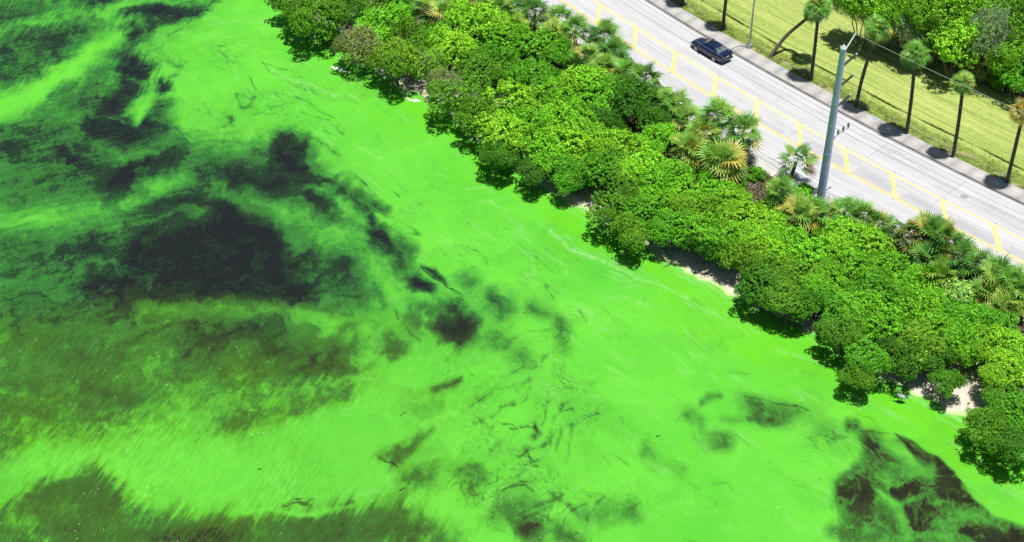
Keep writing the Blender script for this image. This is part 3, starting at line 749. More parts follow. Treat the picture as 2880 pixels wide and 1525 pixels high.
def asphalt_mat(name, lo, hi, seam=True):
    m, nt, N, L, B = new_mat(name)
    lane = st_noise(N, L, .05, 1.5, 4, .5); blot = st_noise(N, L, .35, .6, 5, .6); grain = st_noise(N, L, 9, 9, 4, .7)
    f = math_n(N, L, 'ADD', math_n(N, L, 'MULTIPLY', lane, .5), math_n(N, L, 'ADD', math_n(N, L, 'MULTIPLY', blot, .28), math_n(N, L, 'MULTIPLY', grain, .22)))
    r = ramp(N, [(.36, lo), (.62, hi)]); L.new(f, r.inputs[0])
    col = r.outputs[0]
    if seam:
        cr = st_noise(N, L, .16, 2.6, 5, .6, 1.2)
        d = math_n(N, L, 'ABSOLUTE', math_n(N, L, 'SUBTRACT', cr, .5))
        mr = N.new('ShaderNodeMapRange'); mr.inputs[1].default_value = .0; mr.inputs[2].default_value = .006; mr.inputs[3].default_value = .35; mr.inputs[4].default_value = 0
        L.new(d, mr.inputs[0]); col = mixc(N, L, col, (.12, .12, .12), mr.outputs[0])
        sp = st_noise(N, L, 2.2, 2.2, 3, .5)
        m2 = N.new('ShaderNodeMapRange'); m2.inputs[1].default_value = .73; m2.inputs[2].default_value = .78; m2.inputs[3].default_value = 0; m2.inputs[4].default_value = .4
        L.new(sp, m2.inputs[0]); col = mixc(N, L, col, (.14, .13, .12), m2.outputs[0])
    L.new(col, B.inputs['Base Color']); B.inputs['Roughness'].default_value = .88; B.inputs['Specular IOR Level'].default_value = .2
    bp = N.new('ShaderNodeBump'); bp.inputs['Strength'].default_value = .25; bp.inputs['Distance'].default_value = .02
    L.new(grain, bp.inputs['Height']); L.new(bp.outputs[0], B.inputs['Normal'])
    return m


def paint_mat(name, col, worn=(.45, .45, .44), edge=.34):
    m, nt, N, L, B = new_mat(name)
    a = st_noise(N, L, 1.2, 4, 6, .7); b = st_noise(N, L, 8, 8, 4, .7)
    f = math_n(N, L, 'ADD', math_n(N, L, 'MULTIPLY', a, .6), math_n(N, L, 'MULTIPLY', b, .4))
    mr = N.new('ShaderNodeMapRange'); mr.inputs[1].default_value = edge; mr.inputs[2].default_value = edge + .08
    L.new(f, mr.inputs[0])
    L.new(mixc(N, L, worn, col, mr.outputs[0]), B.inputs['Base Color']); B.inputs['Roughness'].default_value = .75
    return m


def concrete_mat(name, lo, hi):
    m, nt, N, L, B = new_mat(name)
    a = st_noise(N, L, .5, 1.2, 6, .62); b = st_noise(N, L, 6, 6, 4, .7)
    oi = N.new('ShaderNodeObjectInfo')
    f = math_n(N, L, 'ADD', math_n(N, L, 'MULTIPLY', a, .62), math_n(N, L, 'ADD', math_n(N, L, 'MULTIPLY', b, .28), math_n(N, L, 'MULTIPLY', oi.outputs['Random'], .10)))
    r = ramp(N, [(.36, lo), (.66, hi)]); L.new(f, r.inputs[0])
    L.new(r.outputs[0], B.inputs['Base Color']); B.inputs['Roughness'].default_value = .9; B.inputs['Specular IOR Level'].default_value = .2
    return m


def lawn_mat():
    m, nt, N, L, B = new_mat('mown_lawn')
    rows = st_noise(N, L, .035, 1.35, 3, .55); rows2 = st_noise(N, L, .12, 4.2, 4, .6); mott = st_noise(N, L, 1.4, 2.4, 6, .68); fine = st_noise(N, L, 6, 9, 4, .7)
    f = math_n(N, L, 'ADD', math_n(N, L, 'MULTIPLY', rows, .35), math_n(N, L, 'ADD', math_n(N, L, 'MULTIPLY', rows2, .27), math_n(N, L, 'ADD', math_n(N, L, 'MULTIPLY', mott, .22), math_n(N, L, 'MULTIPLY', fine, .16))))
    r = ramp(N, [(.34, (.15, .22, .045)), (.43, (.235, .32, .072)), (.52, (.335, .41, .11)), (.62, (.44, .49, .17))]); L.new(f, r.inputs[0])
    uv = N.new('ShaderNodeUVMap'); uv.uv_map = 'st'
    sx = N.new('ShaderNodeSeparateXYZ'); L.new(uv.outputs[0], sx.inputs[0])
    tt = math_n(N, L, 'ADD', sx.outputs[1], math_n(N, L, 'MULTIPLY', math_n(N, L, 'SUBTRACT', mott, .5), 1.6))
    col = r.outputs[0]
    # greener unmown verge beside the pavement with bare sandy patches
    vg = N.new('ShaderNodeMapRange'); vg.inputs[1].default_value = 11.9; vg.inputs[2].default_value = 11.3; L.new(tt, vg.inputs[0])
    vr = ramp(N, [(.35, (.10, .16, .03)), (.55, (.20, .27, .05)), (.7, (.32, .34, .12))]); L.new(math_n(N, L, 'ADD', math_n(N, L, 'MULTIPLY', mott, .6), math_n(N, L, 'MULTIPLY', fine, .4)), vr.inputs[0])
    col = mixc(N, L, col, vr.outputs[0], vg.outputs[0])
    bare = st_noise(N, L, .35, .9, 5, .65)
    bz = N.new('ShaderNodeMapRange'); bz.inputs[1].default_value = 11.2; bz.inputs[2].default_value = 10.2; L.new(tt, bz.inputs[0])
    bb = N.new('ShaderNodeMapRange'); bb.inputs[1].default_value = .50; bb.inputs[2].default_value = .60; L.new(bare, bb.inputs[0])
    col = mixc(N, L, col, (.36, .30, .20), math_n(N, L, 'MULTIPLY', math_n(N, L, 'MULTIPLY', bz.outputs[0], bb.outputs[0]), .85))
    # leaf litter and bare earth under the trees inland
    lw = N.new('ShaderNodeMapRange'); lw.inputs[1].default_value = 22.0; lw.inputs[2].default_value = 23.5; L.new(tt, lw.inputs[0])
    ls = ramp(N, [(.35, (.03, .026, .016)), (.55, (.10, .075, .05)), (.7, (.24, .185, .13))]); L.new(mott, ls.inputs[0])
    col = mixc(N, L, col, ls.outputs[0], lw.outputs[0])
    L.new(col, B.inputs['Base Color']); B.inputs['Roughness'].default_value = .95; B.inputs['Specular IOR Level'].default_value = .1
    bp = N.new('ShaderNodeBump'); bp.inputs['Strength'].default_value = .9; bp.inputs['Distance'].default_value = .10
    L.new(math_n(N, L, 'ADD', mott, rows2), bp.inputs['Height']); L.new(bp.outputs[0], B.inputs['Normal'])
    return m


M_BANK = bank_mat()
M_ASPH = asphalt_mat('pale_asphalt', (.37, .375, .395), (.50, .50, .515))
M_PATCH = asphalt_mat('grey_asphalt_patch', (.325, .33, .35), (.425, .43, .445))
M_YEL = paint_mat('yellow_road_paint', (.70, .50, .09), (.60, .47, .18), .38)
M_YEL2 = paint_mat('pale_yellow_road_paint', (.72, .60, .19), (.60, .52, .22), .36)
M_WHT = paint_mat('white_road_paint', (.80, .80, .79), (.55, .55, .55), .36)
M_CONC = concrete_mat('weathered_concrete', (.34, .33, .315), (.49, .475, .45))
M_CONC2 = concrete_mat('pale_concrete', (.42, .41, .39), (.56, .55, .52))
M_KERB = concrete_mat('stained_kerb_concrete', (.13, .13, .125), (.30, .295, .285))
M_JOINT = plain('dark_joint', (.07, .07, .07), .9)
M_LAWN = lawn_mat()

# bank
ts = np.concatenate([np.linspace(-34, -25, 8), np.linspace(-24.7, -16, 59), np.linspace(-15.5, -5.8, 24)])
bank = link('bank', sheet('bank', np.linspace(-95, 80, 440), ts, lambda u, t: land_z(u, t) + .05 * np.sin(u * 2.3 + t) * np.clip((t + 22) / 3, 0, 1) * np.clip((-6.5 - t), 0, 1), M_BANK))
tag(bank, 'sandy bank under the thicket between road and lagoon', None, None, 'structure')
# far ground (everything inland)
lawn = link('lawn', sheet('lawn', np.linspace(-95, 80, 351), np.concatenate([np.linspace(9.46, 30, 42), np.linspace(32, 75, 10), [140, 300]]),
            lambda u, t: .10 + .03 * np.sin(u * .9 + t * .7) * np.clip(t - 9.6, 0, 1) + np.clip(t - 24, 0, 200) * .004, M_LAWN))
tag(lawn, 'mown lawn in long yellow green rows', None, None, 'structure')

road = link('road', sheet('road', np.linspace(-95, 80, 351), np.linspace(-4.42, 7.50, 6), flat(0), M_ASPH, False))
tag(road, 'pale two lane road with a hatched yellow median', None, None, 'structure')


def stripe(name, u0, u1, t0, t1, z, mat, parent, step=1.0):
    n = max(2, int(abs(u1 - u0) / step) + 1)
    o = link(name, sheet(name, np.linspace(u0, u1, n), np.array([t0, t1]), flat(z), mat, False), parent)
    return o


for a, b in ((-.19, -.065), (.055, .18)): stripe('yellow_line', -95, 80, a, b, .004, M_YEL, road)
for a, b in ((2.74, 2.855), (2.965, 3.08)): stripe('yellow_line', -95, 80, a, b, .004, M_YEL2, road)
stripe('edge_line', -95, 80, 7.02, 7.15, .004, M_WHT, road)
stripe('edge_line', -95, 80, -3.42, -3.28, .004, M_WHT, road)
stripe('gutter_joint', -95, 80, -4.40, -4.36, .004, M_JOINT, road)
# hatch bars, laid on the skew
BARS = [(-45.2, -2.45), (-39.1, -2.42), (-33, -2.4), (-26.95, -2.36), (-20.83, -2.32), (-14.75, -2.38), (-8.82, -2.06), (-2.86, -1.97), (2.94, -2.03), (8.7, -2.2), (14.4, -2.3), (19.9, -2.2), (25.45, -2.1), (30.95, -2.25), (36.6, -2.3), (42.3, -2.3), (48, -2.3)]
BW = .52
for u0, du in BARS:
    tt = np.array([.19, 1.0, 1.9, 2.73]); k = (tt - .25) / 2.4
    V = []; UV = []
    for t_, kk in zip(tt, k):
        for w in (-BW / 2, BW / 2):
            p = ut(np.array(u0 + du * kk + w), np.array(t_)); V.append((p[0], p[1], .0045)); UV.append((u0 + du * kk + w, t_))
    me = np_mesh('hatch_bar', np.array(V), np.array([(0, 1, 3, 2), (2, 3, 5, 4), (4, 5, 7, 6)]), False, np.array(UV), None, M_YEL2)
    link('hatch_bar', me, road)
# darker overlay patches inside the median, cut between the bars
for a, b, t0, t1 in ((3.4, 6.2, .25, .9), (9.0, 13.6, .25, 1.62), (14.85, 19.2, .25, 1.62), (20.3, 24.7, .25, 1.58), (25.9, 30.1, .25, 1.45), (31.4, 33.9, .25, 1.35)):
    stripe('asphalt_patch', a, b, t0, t1, .003, M_PATCH, road, .5)
# saw cuts and seams
def cut(u, t0, t1, du=0.0, w=.035):
    p = [ut(np.array(u + du * k), np.array(t0 + (t1 - t0) * k)) for k in (0, 1)]
    e = np.array([math.cos(road_angle(u)), math.sin(road_angle(u))]) * w / 2
    V = [(*(p[0] - e), .0062), (*(p[0] + e), .0062), (*(p[1] + e), .0062), (*(p[1] - e), .0062)]
    mb = MB(); mb.add(V, [(0, 1, 2, 3)]); return mb.build('saw_cut', M_CUT, road)
M_CUT = plain('sealed_cut', (.20, .20, .20), .8)
for u, t0, t1 in ((23.0, 1.5, 7.0), (31.8, 3.2, 7.0), (14.3, 3.2, 6.9), (6.9, .3, 2.7)): cut(u, t0, t1)
for u0, u1, t in ((4.5, 30, 1.66), (-8, 12, 5.1), (14, 34, 4.9), (-24, -6, 1.5)):
    stripe('seam', u0, u1, t, t + .03, .0055, M_CUT, road)
# tar squiggles
for u0, t0, n_ in ((15.2, 6.2, 5), (14.2, 5.6, 5), (16.8, 5.9, 4), (16.2, 5.2, 4), (18.5, 5.6, 4), (-1.0, 1.7, 3), (3.6, -1.3, 3), (11.0, -1.4, 3), (12.6, -1.7, 3)):
    mb = MB(); V = []
    for k in range(n_ + 1):
        u = u0 + k * .28; t = t0 + .09 * math.sin(k * 2.1 + u0)
        for w in (-.02, .02):
            p = ut(np.array(u), np.array(t + w)); V.append((p[0], p[1], .0068))
    mb.add(V, [(2 * k, 2 * k + 2, 2 * k + 3, 2 * k + 1) for k in range(n_)]); mb.build('tar_crack', M_CUT, road)
# raised reflectors at the bar ends
M_STUD = plain('worn_reflector', (.16, .13, .10), .5)
stud = MB(); stud.add([(-.06, -.05, 0), (.06, -.05, 0), (.06, .05, 0), (-.06, .05, 0), (-.035, -.05, .02), (.035, -.05, .02), (.035, .05, .02), (-.035, .05, .02)],
                      [(4, 5, 6, 7), (0, 1, 5, 4), (1, 2, 6, 5), (2, 3, 7, 6), (3, 0, 4, 7)])
stud_me = stud.mesh('reflector', M_STUD)
for u0, du in BARS[3:15]:
    for u, t in ((u0 + .1, -.33), (u0 + du - .1, 3.22)):
        o = link('reflector', stud_me, road); p = ut(np.array(u), np.array(t)); o.location = (p[0], p[1], .005); o.rotation_euler.z = road_angle(u)
# manhole cover
p = ut(np.array(24.3), np.array(4.75)); mb = MB()
n = 24; r_ = .36
mb.add([(p[0] + r_ * math.cos(2 * math.pi * k / n), p[1] + r_ * math.sin(2 * math.pi * k / n), .012) for k in range(n)] + [(p[0] + (r_ + .03) * math.cos(2 * math.pi * k / n), p[1] + (r_ + .03) * math.sin(2 * math.pi * k / n), .002) for k in range(n)],
       [tuple(range(n))] + [(k, n + k, n + (k + 1) % n, (k + 1) % n) for k in range(n)])
tag(mb.build('manhole_cover', plain('iron_cover', (.33, .33, .34), .6, .3)), 'round grey manhole cover in the far lane near the right end', 'manhole cover')

# gutter lip, kerb and the inland pavement, slab by slab
def prism(name, u0, u1, t0, t1, z0, z1, mat, parent, seg=1, bev=.0):
    V = []; UV = []
    for k in range(seg + 1):
        u = u0 + (u1 - u0) * k / seg
        for t, z in ((t0, z0), (t0, z1 - bev), (t0 + bev, z1), (t1 - bev, z1), (t1, z1 - bev), (t1, z0)):
            q = ut(np.array(u), np.array(t)); V.append((q[0], q[1], z)); UV.append((u, t))
    Fq = [(6 * k + i, 6 * k + 6 + i, 6 * k + 7 + i, 6 * k + 1 + i) for k in range(seg) for i in range(5)]
    e = 6 * seg
    Fq += [(0, 1, 2, 3), (0, 3, 4, 5), (e + 3, e + 2, e + 1, e), (e + 5, e + 4, e + 3, e)]
    return link(name, np_mesh(name, np.array(V), np.array(Fq), False, np.array(UV), None, mat), parent)


pave = link('pavement', sheet('pavement', np.linspace(-95, 80, 176), np.array([7.52, 9.44]), flat(.055), M_JOINT, False))
tag(pave, 'weathered concrete pavement between road and lawn', None, None, 'structure')
u = -60.0
while u < 60:
    L_ = 1.83
    prism('slab', u + .006, u + L_ - .006, 7.70, 9.43, .05, .125 + random.uniform(-.004, .004), M_CONC, pave, 1, .01)
    u += L_
prism('slab', -95, -60.02, 7.70, 9.43, .05, .125, M_CONC, pave, 20, .01); prism('slab', u + .02, 80, 7.70, 9.43, .05, .125, M_CONC, pave, 12, .01)
kerb = link('kerb', sheet('kerb', np.linspace(-95, 80, 176), np.array([7.505, 7.69]), flat(.03), M_KERB, False))
tag(kerb, 'dark stained kerb along the inland edge of the road', None, None, 'structure')
u = -95.0
while u < 80:
    prism('kerb_stone', u + .005, u + 2.995, 7.51, 7.685, .0, .128 + random.uniform(-.003, .003), M_KERB, kerb, 2, .02); u += 3
stripe('gutter', -95, 80, 7.22, 7.49, .0042, M_PATCH, road)
# paint marks of the utilities
def mark(u, t, a, b, col, label):
    mb = MB(); V = []
    for k in range(14):
        w = 2 * math.pi * k / 14; rr = 1 + .25 * math.sin(3 * w + u)
        q = ut(np.array(u + a * rr * math.cos(w)), np.array(t + b * rr * math.sin(w))); V.append((q[0], q[1], .1335))
    mb.add(V, [tuple(range(14))]); o = mb.build('paint_mark', plain('survey_paint', col, .8, 0, .3, 12)); tag(o, label, 'paint mark', 'sprayed utility marks on the pavement')
mark(-15.2, 9.12, .32, .13, (.22, .36, .62), 'faint blue spray mark on the pavement just left of the dark blue car')
mark(-1.2, 9.1, .30, .10, (.12, .33, .72), 'blue spray mark on the pavement below the curved leaning trunk')
mark(10.9, 9.05, .34, .11, (.10, .34, .78), 'bright blue spray mark between two palm shadows beyond the utility pole')
mark(25.3, 9.0, .30, .16, (.05, .42, .36), 'teal green spray mark at the foot of the orange crowned palm')
# water-side footway: narrow pale strip against the sand
foot = link('footway', sheet('footway', np.linspace(-95, 80, 176), np.array([-5.82, -4.43]), flat(.002), M_CONC2, False))
tag(foot, 'narrow pale concrete strip along the water side of the road', None, None, 'structure')
stripe('joint', -95, 80, -4.78, -4.745, .007, M_JOINT, foot)
u = -60.0
while u < 60:
    o = link('joint', sheet('joint', np.array([u, u + .03]), np.array([-5.8, -4.8]), flat(.0065), M_JOINT, False), foot); u += 3.05

# ------------------------------------------------------------------ foliage meshes
M_LEAF = leaf_mat('broad_leaves', .15, .5, .22, .4, 1.5)
M_FINE = leaf_mat('small_mangrove_leaves', .14, .48, .25, .36, 1.5, (1.1, 1.02, .7))
M_FROND = leaf_mat('fan_palm_fronds', .14, .42, .25, .6, 1.35, (1.1, 1.05, .8))
M_BARK = plain('grey_bark', (.17, .145, .12), .9, 0, .35, 9, .2, 0, .4)
M_TWIG = plain('bleached_twigs', (.34, .31, .28), .85, 0, .3, 14, .2)
M_PALMBARK = plain('palm_bark', (.082, .072, .063), .95, 0, .4, 7, .15, 0, .6)


def leaf_quads(C, Nn, size, rg, aspect=.55, fold=.18):
    """diamond leaves at C facing Nn"""
    n = len(C)
    a = rg.normal(size=(n, 3)); a -= (a * Nn).sum(1, keepdims=True) * Nn; a /= np.linalg.norm(a, axis=1, keepdims=True) + 1e-9
    b = np.cross(Nn, a)
    s = (size * rg.uniform(.65, 1.3, n))[:, None]
    V = np.stack([C - a * s * .5, C + b * s * aspect * .5 + Nn * s * fold, C + a * s * .55 - Nn * s * .08, C - b * s * aspect * .5 + Nn * s * fold], 1)
    return V.reshape(-1, 3)


def crown_mesh(name, seed, R=1.0, H=.8, lobes=16, sprigs=1900, leaf=.085, mat=None, per=4, skirt=.15, gap=.0, droop=0.0, tall=False, clumps=5.2):
    """a crown about one unit in radius, its middle at the origin: sprigs of leaves on many uneven lobes"""
    rg = np.random.default_rng(seed)
    LC = []; LR = []
    for i in range(lobes):
        th = rg.uniform(0, 2 * np.pi); ph = rg.uniform(-.5 if not tall else -.6, 1)
        rr = rg.uniform(.35, .80) * (1 - .12 * (ph > .75))
        LC.append((math.cos(th) * rr * math.sqrt(max(0, 1 - ph * ph * .85)) * R, math.sin(th) * rr * math.sqrt(max(0, 1 - ph * ph * .85)) * R, ph * H * rg.uniform(.45, .85)))
        LR.append(rg.uniform(.22, .44) * (1 - .25 * max(ph, 0)))
    LC.append((0, 0, .1)); LR.append(.55)
    LC = np.array(LC); LR = np.array(LR)
    w = LR ** 2; w /= w.sum()
    idx = rg.choice(len(LC), sprigs * 4, p=w)
    d = rg.normal(size=(sprigs * 4, 3)); d[:, 2] = d[:, 2] * .85 + .22; d /= np.linalg.norm(d, axis=1, keepdims=True)
    r = LR[idx] * (1 - np.abs(rg.normal(0, .16, len(idx)))) * rg.uniform(.84, 1.14, len(idx)) * np.where(rg.random(len(idx)) > .90, rg.uniform(1.1, 1.45, len(idx)), 1)
    P = LC[idx] + d * r[:, None]
    # thin out what lies deep inside other lobes, and below the skirt
    depth = np.zeros(len(P))
    for c, rr in zip(LC, LR):
        depth = np.maximum(depth, 1 - np.linalg.norm(P - c, axis=1) / rr)
    keep = (depth < .42) & (P[:, 2] > -H * skirt - .45)
    nse = fbm(P[:, 0] * 2.6 + seed, P[:, 1] * 2.6 + P[:, 2] * 2.1, 3, seed % 50)
    keep &= nse > (-.34 + gap)
    # leaves stand in clumps with dark gaps between them
    clump = fbm(P[:, 0] * clumps + 3 * seed, P[:, 1] * clumps + P[:, 2] * clumps * .9, 2, (seed * 3) % 50)
    keep &= clump > .05 + rg.normal(0, .05, len(P))
    P, d, depth, nse = P[keep][:sprigs], d[keep][:sprigs], depth[keep][:sprigs], nse[keep][:sprigs]
    n = len(P)
    # sprig: some leaves round a shoot
    out = P / (np.linalg.norm(P, axis=1, keepdims=True) + 1e-6)
    ax = d * .6 + out * .3 + np.array([0, 0, .5]) + rg.normal(0, .35, (n, 3)); ax /= np.linalg.norm(ax, axis=1, keepdims=True)
    C = np.repeat(P, per, 0); A = np.repeat(ax, per, 0)
    off = rg.normal(size=C.shape); off -= (off * A).sum(1, keepdims=True) * A; off /= np.linalg.norm(off, axis=1, keepdims=True) + 1e-9
    C = C + off * leaf * rg.uniform(.25, .75, (len(C), 1)) + A * leaf * rg.uniform(-.4, .5, (len(C), 1))
    Nn = A * rg.uniform(.4, 1.0, (len(C), 1)) + off * rg.uniform(.1, 1.0, (len(C), 1)) + rg.normal(0, .28, C.shape)
    Nn[:, 2] -= droop; Nn /= np.linalg.norm(Nn, axis=1, keepdims=True)
    V = leaf_quads(C, Nn, leaf, rg)
    m = len(C)
    tint = np.clip(rg.normal(.5, .15, m) + np.repeat(rg.normal(0, .14, n) + nse * .30, per), 0, .86)
    odd = rg.random(m); tint = np.where(odd > .985, rg.uniform(.92, 1, m), np.where(odd > .95, .9, tint))
    Fq = np.arange(m * 4).reshape(-1, 4)
    return np_mesh(name, V, Fq, False, None, {'v': ('FLOAT', 'FACE', tint)}, mat)


def stems_mesh(name, seed, H=2.6, spread=1.0, n=6, rad=.05, mat=None, twigs=14):
    """several stems rising from one foot and splitting into bare twigs"""
    rg = random.Random(seed); mb = MB()
    for i in range(n):
        a = 2 * math.pi * i / n + rg.uniform(-.4, .4); r = spread * rg.uniform(.35, .8); h = H * rg.uniform(.6, .95)
        p0 = Vector((rg.uniform(-.12, .12), rg.uniform(-.12, .12), -.25)); p2 = Vector((r * math.cos(a), r * math.sin(a), h))
        p1 = (p0 + p2) / 2 + Vector((rg.uniform(-.2, .2), rg.uniform(-.2, .2), .15 * H))
        mb.tube([p0, p1, p2], [rad * rg.uniform(.8, 1.2), rad * .6, rad * .2], 5)
        for k in range(twigs // n + 1):
            f = rg.uniform(.45, .95); q = p1.lerp(p2, f)
            e = q + Vector((rg.uniform(-1, 1), rg.uniform(-1, 1), rg.uniform(-.1, .7))).normalized() * spread * rg.uniform(.3, .65)
            mid = (q + e) / 2 + Vector((rg.uniform(-.1, .1), rg.uniform(-.1, .1), rg.uniform(0, .12)))
            mb.tube([q, mid, e], [rad * .34, rad * .24, rad * .10], 4, False)
    return mb.mesh(name, mat, True)


# kinds of crown (unit radius): b = broad light leaves, m = small dense mangrove leaves, y = open twiggy mangrove, r = large round leaves
CROWN = {
    'b': [crown_mesh('broad_crown', 100 + i, H=.74, lobes=20, sprigs=1900, leaf=.064, mat=M_LEAF, per=6) for i in range(5)],
    'm': [crown_mesh('mangrove_crown', 200 + i, H=.70, lobes=21, sprigs=2100, leaf=.055, mat=M_FINE, per=6, skirt=.35, clumps=6.5) for i in range(4)],
    'y': [crown_mesh('twiggy_crown', 300 + i, H=.66, lobes=18, sprigs=1500, leaf=.058, mat=M_FINE, per=5, gap=.12, skirt=.3, clumps=6) for i in range(3)],
    'r': [crown_mesh('round_leaf_crown', 400 + i, H=.75, lobes=13, sprigs=800, leaf=.13, mat=M_LEAF, per=4) for i in range(2)],
    'f': [crown_mesh('woodland_crown', 500 + i, H=1.05, lobes=22, sprigs=2400, leaf=.075, mat=M_LEAF, per=4, tall=True, gap=.10, droop=.1) for i in range(4)],
    'g': [crown_mesh('wispy_crown', 600 + i, H=1.3, lobes=18, sprigs=800, leaf=.060, mat=M_FINE, per=4, tall=True, gap=.24) for i in range(2)],
}
STEMS = [stems_mesh('stems', 40 + i, 1.05, .85, 6, .028, M_BARK, 16) for i in range(3)]
STEMS_Y = [stems_mesh('bare_stems', 60 + i, 1.25, 1.0, 8, .020, M_TWIG, 56) for i in range(3)]

TONE = {   # leaf colours
    'lime': (.30, .68, .030), 'bright': (.21, .59, .024), 'mid': (.14, .46, .020), 'deep': (.085, .29, .015), 'olive': (.150, .40, .020),
    'gold': (.225, .50, .026), 'dull': (.27, .38, .08), 'pale': (.28, .54, .09), 'wood': (.23, .58, .026), 'grey': (.25, .40, .14)}


def plant(name, cat, label, group, xy, zc, R, kind, tone, seed, hfac=1.0, extra_=4):
    """a bush or tree: stems and crown under one foot. xy = where it stands, zc = height of the middle of the crown"""
    rg = random.Random(seed)
    u_, t_ = to_ut(np.array([xy])); z0 = float(land_z(u_, t_)[0]) if t_[0] < -5.8 else .1
    root = empty(name, (xy[0], xy[1], z0), rg.uniform(0, 6.28)); tag(root, label, cat, group)
    c = link('crown', rg.choice(CROWN[kind]), root)
    c.location = (0, 0, zc - z0); c.scale = (R * rg.uniform(.92, 1.12), R * rg.uniform(.92, 1.12), R * hfac * rg.uniform(.9, 1.1))
    j = rg.uniform(.86, 1.14); g = rg.uniform(-.08, .08)
    k = TONE[tone]; c.color = (k[0] * j * (1 + g), k[1] * j, k[2] * j * (1 - g), 1)
    tag(c, None, None, None, 'stuff')
    for q in range(extra_):                                     # side shoots that break the dome
        a = rg.uniform(0, 6.28); c2 = link('side_crown', rg.choice(CROWN[kind]), root); rr = R * rg.uniform(.36, .66)
        c2.location = (R * .72 * math.cos(a), R * .72 * math.sin(a), zc - z0 + R * rg.uniform(-.22, .34)); c2.scale = (rr, rr, rr * hfac * rg.uniform(.8, 1.25)); c2.rotation_euler.z = a
        j2 = j * rg.uniform(.85, 1.18); c2.color = (k[0] * j2, k[1] * j2, k[2] * j2, 1); tag(c2, None, None, None, 'stuff')
    s = link('trunk', rg.choice(STEMS_Y if kind in 'yg' else STEMS), root)
    s.scale = (R, R, max(.5, (zc - z0 + R * .35)) )
    return root


